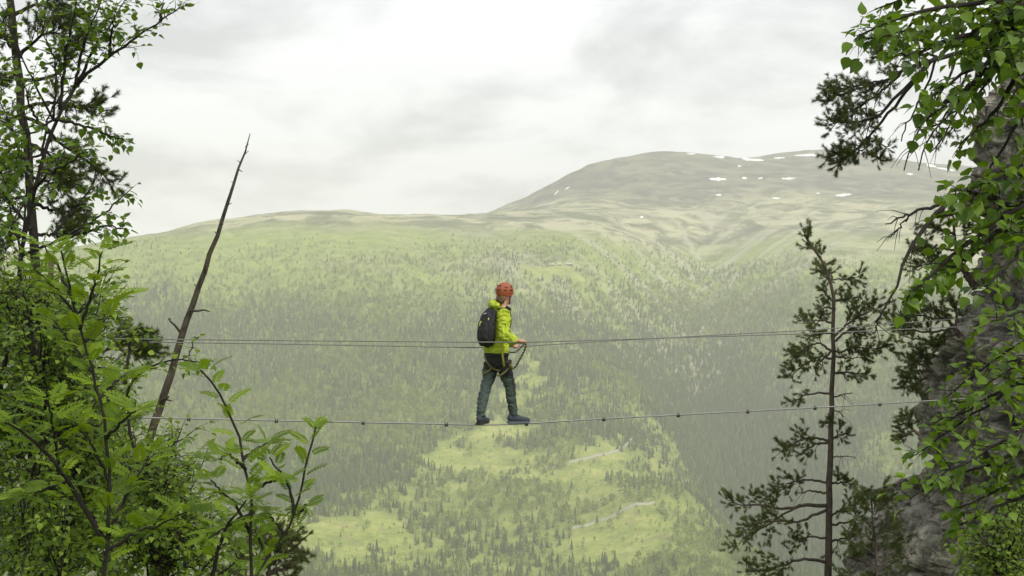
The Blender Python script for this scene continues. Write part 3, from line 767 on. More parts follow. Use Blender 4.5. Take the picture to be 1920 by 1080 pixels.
fingers(b, hA, cdir, Vector((math.sin(TH), -math.cos(TH), 0)) * -1, None, 1)
fingers(b, hB, cdir, Vector((math.sin(TH), -math.cos(TH), 0)), None, 1)
b.tube([R_wr, hA + Vector((0, 0, 0.012))], [0.026, 0.024], 8); b.tube([L_wr, hB + Vector((0, 0, 0.012))], [0.026, 0.024], 8)
m = NT('skin'); v = m.geo(); m.pbr(m.mix(m.noise(v, 40, 3), (0.42, 0.23, 0.16, 1), (0.52, 0.31, 0.22, 1)), 0.55, None, 0.3); M['skin'] = m.m
obj('body', remeshed(b, 'body', 0.0055, 2), M['skin'], person)
M['eye'] = plain('eye', (0.06, 0.05, 0.045), 0.2, 0.1, 50, 0.5, 0, 0)
for s in (-1, 1):
    b = MB(); b.ball(hd(0.078, s * 0.032, 0.004), 0.012, 8, 6); obj('eye', b.mesh('eye'), M['eye'], person)

# jacket
b = MB()
b.tube([Q(930.5, 661), Q(930.5, 655), Q(931.5, 642), Q(933, 625), Q(935, 607), Q(938, 592), Q(940, 583), Q(942.5, 576)],
       [(0.172, 0.135), (0.178, 0.142), (0.165, 0.128), (0.168, 0.128), (0.180, 0.125), (0.185, 0.110), (0.13, 0.085), (0.075, 0.07)], 24, True, sd)
for a, c, e_ in ((L_sh, L_el, L_wr), (R_sh, R_el, R_wr)):
    inn = a.lerp(Q(938, 588), 0.35)
    b.tube([inn, a, a.lerp(c, 0.5), c.lerp(a, 0.06), c.lerp(e_, 0.12), c.lerp(e_, 0.55), e_.lerp(c, 0.05)], [0.066, 0.076, 0.070, 0.066, 0.064, 0.056, 0.045], 14)
# hood folded behind the neck
b.tube([Q(935, 574, -0.16), Q(927, 572, -0.12), Q(922, 569.5, -0.02), Q(926, 568, 0.08), Q(934, 570, 0.12)], [0.026, 0.042, 0.047, 0.042, 0.028], 12)
b.tube([Q(931, 577, -0.13), Q(924, 580, -0.02), Q(930, 577, 0.1)], [0.04, 0.055, 0.04], 12)
m = NT('jacket_fabric'); v = m.geo()
w = m.noise(m.mapping(v, (1, 1, 1.8)), 9, 4, 0.6, 0.6)
c = m.mix(m.noise(v, 5, 4), (0.33, 0.42, 0.020, 1), (0.43, 0.52, 0.030, 1))
m.pbr(c, 0.55, m.bump(w, 1.0, 0.06), 0.35); M['jacket'] = m.m
jk = obj('jacket', remeshed(b, 'jacket', 0.0075, 2, 0.010, 3, (13, 13, 17)), M['jacket'], person)
M['black_fabric'] = plain('black_fabric', (0.018, 0.019, 0.021), 0.75, 0.4, 25, 0.3, 0, 0.5, 0.006)
b = MB(); b.tube([Q(949, 576, -0.07), Q(954, 578.5, -0.05), Q(957.5, 580.5, -0.02)], [(0.018, 0.02), (0.02, 0.02), (0.01, 0.012)], 8); obj('collar', b.mesh('collar'), M['black_fabric'], jk)
b = MB()
ring = [Q(930.5, 660.5) + RGT * (0.174 * math.cos(t)) + FWD * (0.138 * math.sin(t)) for t in np.linspace(0, 2 * math.pi, 30)]
b.tube(ring, [(0.005, 0.010)] * 30, 6, True, (0, 0, 1)); obj('hem', b.mesh('hem'), M['jacket'], jk)
b = MB(); cu = (R_wr - R_el).normalized(); b.tube([R_wr - cu * 0.03, R_wr + cu * 0.004], [0.047, 0.044], 12); obj('cuff', b.mesh('cuff'), M['jacket'], jk)

# trousers
b = MB()
b.tube([Q(931, 648), Q(931, 662), Q(931.5, 676), Q(932, 688)], [(0.150, 0.115), (0.162, 0.125), (0.160, 0.122), (0.125, 0.09)], 20, True, sd)
b.tube([L_hip + Vector((0, 0, 0.04)), Q(918, 705, 0.04), Q(911, 725, 0.01), Q(904.8, 752, -0.04), Q(901.8, 772, dr), Q(901.8, 780, dr)], [0.088, 0.080, 0.067, 0.062, 0.058, 0.054], 14)
b.tube([R_hip + Vector((0, 0, 0.04)), Q(950, 705, -0.03), Q(956.5, 725, 0.0), Q(958.7, 752, 0.03), Q(962.7, 770, df), Q(963, 778, df)], [0.088, 0.080, 0.064, 0.058, 0.053, 0.05], 14)
m = NT('trouser_fabric'); v = m.geo(); sx = m.n('ShaderNodeSeparateXYZ', {0: v})
zl = m.math('ADD', sx.outputs[2], m.math('MULTIPLY', sx.outputs[0], 0.35))        # seam between seat and legs
seat = m.ramp(m.math('ADD', m.math('MULTIPLY', zl, 30.0), 30.0 * (-(540 - 701) / F * PD + 0.35 * 0.16) + 0.5, True), (0.4, 0.0), (0.6, 1.0))
xl = m.math('ADD', sx.outputs[0], m.math('MULTIPLY', sx.outputs[2], 0.17))        # side panel of the right leg
x0 = (959 - 960) / F * PD + 0.17 * (540 - 705) / F * PD
pan = m.ramp(m.math('ADD', m.math('MULTIPLY', xl, 60.0), -60.0 * (x0 - 0.005) + 0.5, True), (0.4, 0.0), (0.6, 1.0))
leg = m.mix(m.noise(v, 11, 5, 0.6), (0.038, 0.054, 0.049, 1), (0.075, 0.100, 0.090, 1))
c = m.mix(m.math('MAXIMUM', seat, m.math('MULTIPLY', pan, 0.8)), leg, (0.020, 0.021, 0.022, 1))
m.pbr(c, 0.8, m.bump(m.noise(m.mapping(v, (1, 1, 2)), 12, 4, 0.6, 0.5), 0.6, 0.025), 0.25); M['trousers'] = m.m
tr_ = obj('trousers', remeshed(b, 'trousers', 0.0075, 2, 0.007, 8, (10, 10, 22)), M['trousers'], person)

# boots
M['boot'] = plain('boot', (0.038, 0.050, 0.063), 0.75, 0.35, 40, 0.3, 0, 0.5, 0.004)
M['sole'] = plain('sole', (0.03, 0.03, 0.03), 0.85, 0.3, 60, 0.2)
M['sole_edge'] = plain('sole_edge', (0.10, 0.12, 0.14), 0.8, 0.3, 60, 0.2)
M['lace'] = plain('lace', (0.16, 0.22, 0.28), 0.8, 0.2, 60, 0.2)
for k in ('rear', 'front'):
    f0, dd = shoe_axis(k); an = L_ank if k == 'rear' else R_ank
    base = Vector((an.x, an.y, f0.z + 0.0105)); side_v = dd.cross(Vector((0, 0, 1)))
    def sp(f, z): return base + dd * f + Vector((0, 0, z))
    b = MB()
    b.tube([sp(-0.068, 0.05), sp(-0.05, 0.062), sp(0.0, 0.066), sp(0.06, 0.056), sp(0.12, 0.044), sp(0.17, 0.038), sp(0.203, 0.034)],
           [(0.022, 0.028), (0.036, 0.046), (0.040, 0.052), (0.042, 0.046), (0.044, 0.036), (0.040, 0.030), (0.022, 0.018)], 16, True, side_v)
    b.tube([sp(-0.005, 0.05), sp(-0.004, 0.10), sp(-0.008, 0.135)], [(0.042, 0.05), (0.042, 0.048), (0.045, 0.05)], 14, True, side_v)
    bt = obj('boot', remeshed(b, 'boot', 0.006, 2, 0.002, 4, (30, 30, 30)), M['boot'], person)
    b = MB()
    prof = [(-0.078, 0.020), (-0.065, 0.034), (-0.02, 0.036), (0.04, 0.034), (0.10, 0.041), (0.15, 0.040), (0.185, 0.028), (0.203, 0.012)]
    out = [sp(f, 0) + side_v * w for f, w in prof] + [sp(f, 0) - side_v * w for f, w in reversed(prof)]; n = len(out)
    V = [tuple(p) for p in out] + [tuple(p + Vector((0, 0, 0.026 + 0.008 * (i in (0, 6, 7, 8, 9, n - 1))))) for i, p in enumerate(out)]
    qd = [(i, (i + 1) % n, (i + 1) % n + n, i + n) for i in range(n)]; h = len(prof)
    qd += [(j, j + 1, n - 2 - j, n - 1 - j) for j in range(h - 1)] + [(n + j, n + n - 1 - j, n + n - 2 - j, n + j + 1) for j in range(h - 1)]
    b.add(V, qd); obj('sole', b.mesh('sole', False), M['sole_edge'] if k == 'front' else M['sole'], bt)
    b = MB()
    for f, z in ((0.035, 0.105), (0.055, 0.096), (0.075, 0.086), (0.095, 0.078)):
        b.tube([sp(f, z - 0.012) - side_v * 0.028, sp(f + 0.004, z) , sp(f, z - 0.012) + side_v * 0.028], 0.004, 6)
    obj('laces', b.mesh('laces'), M['lace'], bt)

# helmet
M['helmet'] = plain('helmet', (0.28, 0.066, 0.022), 0.6, 0.12, 20, 0.5, 0, 0.1, 0.002)
M['dark_plastic'] = plain('dark_plastic', (0.02, 0.018, 0.016), 0.6, 0.3, 40, 0.3)
def hel(th, ph, k=1.0):
    u = math.sin(th) * math.cos(ph); s = math.sin(th) * math.sin(ph); z = math.cos(th)
    low = 1 - 0.10 * max(0, -z)
    return hd((0.116 * u * low - 0.004) * k, 0.098 * s * low * k, 0.035 + (0.106 * z if z > 0 else 0.13 * z) * k)
b = MB(); nu, nv = 28, 16; V = []
for i in range(nv + 1):
    for j in range(nu):
        ph = 2 * math.pi * j / nu; lim = math.radians(116 - 12 * math.cos(ph))
        V.append(tuple(hel(lim * i / nv, ph)))
for i in range(nv + 1):
    for j in range(nu):
        ph = 2 * math.pi * j / nu; lim = math.radians(116 - 12 * math.cos(ph))
        V.append(tuple(hel(lim * i / nv, ph, 0.95)))
o_ = (nv + 1) * nu
qd = [(i * nu + j, (i + 1) * nu + j, (i + 1) * nu + (j + 1) % nu, i * nu + (j + 1) % nu) for i in range(nv) for j in range(nu)]
qd += [tuple(o_ + x for x in reversed(q)) for q in qd]
qd += [(nv * nu + j, o_ + nv * nu + j, o_ + nv * nu + (j + 1) % nu, nv * nu + (j + 1) % nu) for j in range(nu)]
b.add(V, qd); hm = obj('helmet', b.mesh('helmet'), M['helmet'], person)
b = MB(); b.tube([hel(math.radians(116 - 12 * math.cos(p)), p, 1.005) for p in np.linspace(0, 2 * math.pi, 30)], 0.0055, 6); obj('rim', b.mesh('rim'), M['helmet'], hm)
for th, p0, p1 in ((58, 60, 78), (62, 100, 122), (80, 66, 88), (82, 104, 126), (45, 20, 40), (50, 150, 172), (80, 150, 170)):
    for sg in (1, -1):
        b = MB(); b.tube([hel(math.radians(th + 4 * math.sin(t * 3)), sg * math.radians(q), 0.998) for t, q in zip(np.linspace(0, 1, 6), np.linspace(p0, p1, 6))], [(0.004, 0.003), (0.011, 0.004), (0.014, 0.004), (0.014, 0.004), (0.011, 0.004), (0.004, 0.003)], 8)
        obj('vent', b.mesh('vent'), M['dark_plastic'], hm)
for sg in (1, -1):
    b = MB(); b.tube([hel(math.radians(112), sg * math.radians(75), 0.97), hd(0.02, sg * 0.08, -0.06), hd(0.045, sg * 0.045, -0.115), hd(0.05, 0, -0.125)], [(0.007, 0.003)] * 4, 6); obj('chin_strap', b.mesh('chin_strap'), M['black_fabric'], hm)
M['hair'] = plain('hair', (0.15, 0.095, 0.05), 0.6, 0.5, 90, 0.3, 0, 0.8, 0.004)
b = MB()
for i in range(46):
    a = math.radians(random.uniform(95, 265)); st = hd(0.072 * math.cos(a) - 0.01, 0.066 * math.sin(a), -0.015 + random.uniform(-0.01, 0.01))
    en = hd(-0.075 + random.uniform(-.02, .03), 0.03 * math.sin(a) + random.uniform(-.02, .02), -0.10 + random.uniform(-0.035, 0.02))
    b.tube([st, st.lerp(en, 0.5) + (st - HEAD).normalized() * 0.02, en], [0.010, 0.010, 0.003], 6)
obj('hair', b.mesh('hair'), M['hair'], person)

# climbing harness with lanyard
M['strap'] = plain('strap', (0.36, 0.34, 0.04), 0.75, 0.2, 40, 0.3)
M['strap_dull'] = plain('strap_dull', (0.15, 0.145, 0.05), 0.8, 0.25, 40, 0.3)
m = NT('lanyard_cord'); v = m.geo()
w = m.n('ShaderNodeTexWave', {'Vector': v, 'Scale': 9.0, 'Distortion': 1.5, 'Detail': 1.0}, bands_direction='Z').outputs[1]
m.pbr(m.mix(m.ramp(w, (0.55, 0.0), (0.65, 1.0)), (0.022, 0.022, 0.02, 1), (0.30, 0.26, 0.03, 1)), 0.7); M['lanyard'] = m.m
b = MB(); ring = [Q(931, 664) + RGT * (0.170 * math.cos(t)) + FWD * (0.133 * math.sin(t)) for t in np.linspace(0, 2 * math.pi, 30)]
b.tube(ring, [(0.020, 0.006)] * 30, 6, True, (0, 0, 1)); hn = obj('harness', b.mesh('harness'), M['black_fabric'], person)
for cc, ra, tilt in ((Q(917.5, 686, 0.045), 0.089, 0.35), (Q(945.5, 690, -0.05), 0.092, -0.25)):
    n_ = 26; ring = [cc + RGT * (ra * math.cos(t)) + FWD * (ra * math.sin(t)) + Vector((0, 0, 0.10 * math.sin(t) * 0.9)) for t in np.linspace(0, 2 * math.pi, n_)]
    b = MB(); b.tube(ring, [(0.012, 0.005)] * n_, 6, True, (0, 0, 1)); obj('leg_loop', b.mesh('leg_loop'), M['strap_dull'], hn)
b = MB(); b.tube([Q(940.5, 655, -0.19), Q(942.5, 666, -0.20), Q(944, 678, -0.195), Q(945.5, 688, -0.165)], [(0.013, 0.004)] * 4, 6, True, (1, 0.3, 0)); obj('strap', b.mesh('strap'), M['strap'], hn)
b = MB(); b.tube([Q(907, 667, -0.1), Q(911, 676, -0.10), Q(918, 686, -0.075), Q(928, 693, -0.08), Q(938, 695, -0.12)], [(0.010, 0.004)] * 5, 6, True, (0.3, 0.2, 1)); obj('strap', b.mesh('strap'), M['strap_dull'], hn)
def cord(name, pts, r, mat):
    b = MB(); b.tube(smooth_path(pts, 26), r, 8); return obj(name, b.mesh(name), mat, hn)
cord('lanyard', [Q(957, 688, -0.13), Q(963, 692, -0.18), Q(968, 686, -0.24), Q(973, 676, -0.29), Q(978, 668, -0.32), Q(983, 658, -0.35), Q(986.5, 650, dA - 0.02), Q(986, 644, dA - 0.015)], 0.0105, M['lanyard'])
cord('lanyard', [Q(954, 660, -0.12), Q(960, 661, -0.2), Q(968, 660, -0.28), Q(974, 655, -0.33), Q(980, 648, dA - 0.02), Q(982, 643.5, dA - 0.012)], 0.007, M['lanyard'])
cord('lanyard', [Q(955, 684, -0.13), Q(960, 688, -0.17), Q(963, 692, -0.18)], 0.012, M['strap_dull'])
M['steel'] = plain('steel', (0.35, 0.35, 0.36), 0.35, 0.2, 30, 0.5, 0.9)
for px in (983, 986.5):
    b = MB(); c = cab(px, 641.8, -OFF) + Vector((0, 0, -0.022)); b.tube([c + Vector((0.010 * math.cos(t) * 0.6, 0.018 * math.cos(t), 0.036 * math.sin(t))) for t in np.linspace(0, 2 * math.pi, 18)], 0.0045, 6)
    obj('carabiner', b.mesh('carabiner'), M['steel'], hn)

# backpack, worn on the back
bp = empty('backpack', Q(912, 650, -0.11)); tag(bp, 'black daypack with yellow zip pulls on the back of the person', 'backpack')
bd_ = -0.115
b = MB()
b.tube([Q(927, 578.5, bd_ + .02), Q(922, 584, bd_ + .015), Q(916.5, 594, bd_ + .01), Q(913, 610, bd_), Q(911.5, 626, bd_), Q(911.5, 638, bd_), Q(913, 645, bd_), Q(914, 649, bd_)],
       [(0.05, 0.026), (0.092, 0.052), (0.118, 0.074), (0.132, 0.088), (0.138, 0.092), (0.132, 0.086), (0.11, 0.068), (0.07, 0.04)], 22, True, sd)
obj('pack_body', remeshed(b, 'pack_body', 0.008, 3, 0.006, 12, (12, 12, 9)), M['black_fabric'], bp)
b = MB(); b.tube([Q(908, 606, bd_ - .055), Q(905, 620, bd_ - .06), Q(904.5, 634, bd_ - .06), Q(907, 643, bd_ - .05)], [(0.07, 0.03), (0.095, 0.045), (0.095, 0.045), (0.06, 0.03)], 16, True, sd)
obj('pocket', remeshed(b, 'pocket', 0.008, 2, 0.004, 15, (14, 14, 10)), M['black_fabric'], bp)
for s in (-1, 1):
    b = MB(); ss = 0.115 * s
    b.tube([Q(926, 579, bd_ + .03) + RGT * ss * 0.8, Q(934, 577.5, 0) + RGT * ss, Q(940, 584, 0.01) + RGT * ss * 1.1 + FWD * 0.03, Q(939, 602, .02) + RGT * ss * 1.1 + FWD * 0.06, Q(940, 622, 0.02) + RGT * ss * 1.35, Q(924, 634, -.05) + RGT * ss * 1.3],
           [(0.028, 0.009)] * 4 + [(0.014, 0.006)] * 2, 8, True, sd); obj('shoulder_strap', b.mesh('shoulder_strap'), M['black_fabric'], bp)
M['zip'] = plain('zip', (0.40, 0.40, 0.03), 0.6, 0.2, 40, 0.4)
zf = -0.23
for pts in (((916.5, 596), (915, 602), (914.5, 609)), ((902, 602), (899.5, 607), (899, 612))):
    b = MB(); b.tube([Q(x, y, zf + (0.02 if x < 905 else 0.02)) for x, y in pts], [(0.006, 0.004), (0.008, 0.005), (0.006, 0.004)], 6); obj('zip_pull', b.mesh('zip_pull'), M['zip'], bp)
M['print'] = plain('print', (0.45, 0.42, 0.12), 0.6, 0.2, 60, 0.3)
c0 = Q(908.5, 632, zf - 0.012)
b = MB(); b.tube([c0 + Vector((0.010 * math.cos(t), 0.004 * math.cos(t), 0.013 * math.sin(t))) for t in np.linspace(0, 2 * math.pi, 14)], 0.0028, 5); b.ball(c0, 0.005, 8, 6); obj('emblem', b.mesh('emblem'), M['print'], bp)
M['grey_print'] = plain('grey_print', (0.45, 0.46, 0.45), 0.6, 0.2, 60, 0.3)
b = MB(); b.tube([Q(906, 589.5, -0.2), Q(909.5, 587.5, -0.2), Q(912, 587, -0.19)], [(0.003, 0.004), (0.006, 0.005), (0.003, 0.004)], 6); obj('label_patch', b.mesh('label_patch'), M['grey_print'], bp)

# ------------------------------------------------------------------ plants
def ground(x, y): return float(height([x], [y])[0])
def leaf_template(kind, v):
    r = random.Random(100 + v); V = []; T = []
    if kind == 'ovate':
        ts = [0.0, 0.10, 0.32, 0.58, 0.80, 1.0]; ws = [0.0, 0.24, 0.37, 0.29, 0.13, 0.0]
        fold = (0.05, 0.22, 0.38)[v % 3]; bend = (0.10, 0.32, -0.06, 0.22)[v % 4]
        sp = []; lf = []; rt = []
        for t, w in zip(ts, ws):
            z = -bend * t * t; sp.append(len(V)); V.append((0, 0.18 + t * 0.82, z))
        for t, w in list(zip(ts, ws))[1:5]:
            z = -bend * t * t + fold * w + 0.03 * r.uniform(-1, 1)
            lf.append(len(V)); V.append((-w, 0.18 + t * 0.80, z)); rt.append(len(V)); V.append((w, 0.18 + t * 0.80, z))
        for S, sg in ((lf, 1), (rt, -1)):
            tr = [(sp[0], sp[1], S[0])]
            for i in range(3): tr += [(sp[i + 1], S[i + 1], S[i]), (sp[i + 1], sp[i + 2], S[i + 1])]
            tr += [(sp[4], sp[5], S[3])]
            T += tr if sg > 0 else [(a, c, b) for a, b, c in tr]
        b = len(V); V += [(-0.012, -0.12, 0.0), (0.012, -0.12, 0.0), (0, 0.2, 0.0)]; T.append((b, b + 1, b + 2))
    elif kind == 'rowan':
        n = 7; bend = (0.18, 0.30, 0.08)[v % 3]
        def C(t): return (0.02 * math.sin(t * 5 + v), t, 0.06 * math.sin(t * 3) - bend * t * t)
        for i in range(n):
            t = 0.26 + 0.66 * i / (n - 1); c = C(t); L = 0.30 * (1 - 0.35 * abs(t - 0.55) / 0.5) * r.uniform(0.9, 1.1); w = 0.056
            for s in (-1, 1):
                fa = 0.42 + 0.25 * t; dx, dy = s * math.cos(fa), math.sin(fa); dz = -0.10 - 0.10 * r.random(); b = len(V)
                nx_, ny_ = -dy * s, dx * s
                def q(a, o, u): return (c[0] + dx * L * a + nx_ * o * s, c[1] + dy * L * a + ny_ * o * s, c[2] + dz * L * a + u)
                V += [q(0.03, 0, 0), q(0.33, w, 0.014), q(0.36, 0, 0), q(0.33, -w, 0.014), q(0.72, w * 0.8, 0.012), q(0.72, -w * 0.8, 0.012), q(1, 0, -0.01)]
                T += [(b, b + 2, b + 1), (b, b + 3, b + 2), (b + 1, b + 2, b + 4), (b + 2, b + 3, b + 5), (b + 2, b + 6, b + 4), (b + 2, b + 5, b + 6)]
        c = C(0.95); b = len(V); w = 0.055
        V += [c, (c[0] - w, c[1] + 0.10, c[2]), (c[0] + w, c[1] + 0.10, c[2]), (c[0], c[1] + 0.27, c[2] - 0.06)]; T += [(b, b + 2, b + 3), (b, b + 3, b + 1)]
        for i in range(5):
            c0, c1 = C(i / 5), C((i + 1) / 5); b = len(V); h = 0.008
            V += [(c0[0] - h, c0[1], c0[2]), (c0[0] + h, c0[1], c0[2]), (c1[0] + h, c1[1], c1[2]), (c1[0] - h, c1[1], c1[2])]; T += [(b, b + 1, b + 2), (b, b + 2, b + 3)]
    else:      # pine tuft along +y
        for i in range(64):
            t = r.random() ** 0.8 * 0.72; a = r.random() * 6.283; op = r.uniform(0.4, 1.25); L = r.uniform(0.34, 0.55)
            d = Vector((math.cos(a) * math.sin(op), math.cos(op), math.sin(a) * math.sin(op))); s = d.orthogonal().normalized() * 0.026
            p = Vector((0, t, 0)); b = len(V)
            V += [tuple(p - s), tuple(p + s), tuple(p + d * L)]; T.append((b, b + 1, b + 2))
        b = len(V); V += [(-0.02, -0.3, 0), (0.02, -0.3, 0), (0, 0.75, 0), (0, -0.3, 0.02)]; T += [(b, b + 1, b + 2), (b + 3, b, b + 2)]
    return np.array(V, float), np.array(T)
TPL = {k: [leaf_template(k, v) for v in range(n)] for k, n in (('ovate', 6), ('rowan', 4), ('pine', 4))}
_lm = {}
def leaf_mesh(kind, v, tint, mat):
    key = (kind, v, tint, mat.name)
    if key not in _lm:
        V, T = TPL[kind][v]; me = mesh_np('leaf', V, [T], True, np.full(len(V), tint)); me.materials.append(mat); _lm[key] = me
    return _lm[key]

class Plant:
    def __init__(s, name, base, label, cat, bark, leafmat, kind, group=None, tint=(0.15, 0.85)):
        s.root = empty(name, base); tag(s.root, label, cat, group); s.bark = bark; s.lm = leafmat; s.kind = kind; s.leaves = []; s.tint = tint; s.base = Vector(base)
    def limb(s, pts, r0, r1, name='branch', k=7, n=None, parent=None, mat=None, jitter=0.0):
        n = n or max(6, 3 * len(pts)); A = smooth_path(pts, n)
        if jitter: A[1:-1] += rng.normal(0, jitter, (n - 2, 3))
        r = r1 + (r0 - r1) * (1 - np.linspace(0, 1, n)) ** 0.9
        b = MB(); b.tube(A, r, k); s.cur = b; s.path = A; s.rad = r; s.nm = name; s.mt = mat
        return s
    def close(s):
        o = obj(s.nm, s.cur.mesh(s.nm), s.mt or s.bark, s.root); return o
    def at(s, t):
        f = t * (len(s.path) - 1); i = min(int(f), len(s.path) - 2); w = f - i
        p = s.path[i] * (1 - w) + s.path[i + 1] * w; d = s.path[i + 1] - s.path[i]
        return Vector(p), Vector(d).normalized(), s.rad[i]
    def leaf(s, p, axis, up, size, tint=None):
        axis = axis.normalized(); side = axis.cross(up)
        if side.length < 1e-3: side = axis.orthogonal()
        side.normalize(); nrm = side.cross(axis)
        t = random.uniform(*s.tint) if tint is None else tint
        s.leaves.append((p, axis, side, nrm, size * random.uniform(0.75, 1.15), t, random.randrange(len(TPL[s.kind]))))
    def twig(s, p, d, L, r, size, spacing, droop=0.25, bare=0.15, wig=0.12):
        n = 6; pts = [p]; q = p.copy(); dd = d.copy()
        for i in range(n):
            dd = (dd + Vector((random.gauss(0, wig), random.gauss(0, wig), random.gauss(0, wig) - droop / n))).normalized(); q = q + dd * L / n; pts.append(q.copy())
        s.cur.tube(pts, np.linspace(r, r * 0.35, n + 1), 4, False)
        m = max(1, int(L * (1 - bare) / spacing)); sg = random.choice((-1, 1))
        for j in range(m + 1):
            t = bare + (1 - bare) * j / max(m, 1); f = t * n; i = min(int(f), n - 1); pos = pts[i].lerp(pts[i + 1], f - i); dv = (pts[i + 1] - pts[i]).normalized()
            if s.kind == 'pine':
                if j == m: s.leaf(pos, dv, Vector((0, 0, 1)), size * 1.15)
                else:
                    o = dv.orthogonal().normalized(); o = Matrix.Rotation(random.random() * 6.283, 3, dv) @ o
                    s.leaf(pos, dv * 0.8 + o * 0.8 + Vector((0, 0, 0.35)), Vector((0, 0, 1)), size)
                continue
            sg = -sg; up = Vector((random.gauss(0, 0.35), random.gauss(0, 0.35) - 0.12, 1)).normalized()
            sd_ = dv.cross(up).normalized() * sg
            if s.kind == 'rowan':
                ax = dv * random.uniform(0.3, 0.8) + sd_ * random.uniform(0.5, 1.0) + Vector((random.gauss(0, .3), random.gauss(0, .3), random.uniform(0.0, 0.35)))
            else:
                ax = dv * random.uniform(0.25, 0.8) + sd_ * random.uniform(0.5, 1.0) + Vector((random.gauss(0, .25), random.gauss(0, .25), random.uniform(-0.55, 0.1)))
            if j == m: ax = dv + Vector((0, 0, -0.1))
            s.leaf(pos, ax, up, size)
    def spray(s, t0, t1, n, L, size, spacing, ang=(0.5, 1.0), droop=0.25, sub=0, up=0.1, r=0.003, bare=0.15):
        for i in range(n):
            t = t0 + (t1 - t0) * (i + random.random()) / n; p, d, rr = s.at(min(t, 0.999))
            o = d.orthogonal().normalized(); o = Matrix.Rotation(random.random() * 6.283, 3, d) @ o
            a = random.uniform(*ang); dv = (d * math.cos(a) + o * math.sin(a) + Vector((0, 0, up))).normalized()
            LL = L * random.uniform(0.55, 1.15) * (1 - 0.35 * (t - t0) / max(t1 - t0, 1e-3))
            s.twig(p, dv, LL, min(rr * 0.7, r), size, spacing, droop, bare)
            for q in range(sub):
                p2 = p + dv * LL * random.uniform(0.25, 0.7); o2 = Matrix.Rotation(random.random() * 6.283, 3, dv) @ dv.orthogonal().normalized()
                s.twig(p2, (dv * 0.6 + o2 * 0.7 + Vector((0, 0, up))).normalized(), LL * random.uniform(0.35, 0.6), r * 0.6, size, spacing, droop, 0.2)
        p, d, rr = s.at(0.98); s.twig(p, d, L * 0.5, min(rr, r), size, spacing, droop, 0.0)
    def finish(s, nparts=0, minpx=9.0, fname='foliage'):
        def app(l):
            c = l[0] + l[1] * l[4] * 0.5
            px, py = 960 + F * c.x / c.y, 540 - F * c.z / c.y
            return (F * l[4] / c.y) if (-10 < px < 1930 and -10 < py < 1090) else 0
        ls = sorted(s.leaves, key=app, reverse=True); k = 0
        while k < min(nparts, len(ls)) and app(ls[k]) > minpx: k += 1
        inv = Matrix.Translation(-s.base)
        for p, a, sd_, nr, sz, t, v in ls[:k]:
            o = bpy.data.objects.new('leaf', leaf_mesh(s.kind, v, round(t * 4) / 4, s.lm)); COL.objects.link(o); o.parent = s.root
            o.matrix_parent_inverse = inv
            o.matrix_world = Matrix(((sd_.x * sz, a.x * sz, nr.x * sz, p.x), (sd_.y * sz, a.y * sz, nr.y * sz, p.y), (sd_.z * sz, a.z * sz, nr.z * sz, p.z), (0, 0, 0, 1)))
            o.matrix_basis = Matrix(((sd_.x * sz, a.x * sz, nr.x * sz, p.x), (sd_.y * sz, a.y * sz, nr.y * sz, p.y), (sd_.z * sz, a.z * sz, nr.z * sz, p.z), (0, 0, 0, 1)))
        VV = []; TT = []; TI = []; n0 = 0
        for v, (V, T) in enumerate(TPL[s.kind]):
            g = [l for l in ls[k:] if l[6] == v]
            if not g: continue
            Mx = np.array([[[l[2][i] * l[4], l[1][i] * l[4], l[3][i] * l[4]] for i in range(3)] for l in g]); pos = np.array([tuple(l[0]) for l in g])
            W = np.einsum('nij,vj->nvi', Mx, V) + pos[:, None, :]
            VV.append(W.reshape(-1, 3)); TT.append((T[None] + (np.arange(len(g)) * len(V))[:, None, None]).reshape(-1, 3) + n0); n0 += len(g) * len(V)
            TI.append(np.repeat([l[5] for l in g], len(V)))
        if VV: tag(obj(fname, mesh_np(fname, np.vstack(VV), [np.vstack(TT)], s.kind != 'pine', np.concatenate(TI)), s.lm, s.root), kind='stuff')
        return len(ls)
def pp(l, D):
    """photo pixels -> points at depth D, or per-point depth as third value"""
    return [P(q[0], q[1], q[2] if len(q) > 2 else D) for q in l]
def foot(px, D): 
    x = (px - 960) / F * D; return Vector((x, D, ground(x, D) - 0.05))
def rnd_in(poly):
    xs_ = [q[0] for q in poly]; ys_ = [q[1] for q in poly]
    while True:
        x, y = random.uniform(min(xs_), max(xs_)), random.uniform(min(ys_), max(ys_))
        if in_poly(np.array([x]), np.array([y]), poly)[0]: return x, y

UPV = Vector((0, 0, 1))
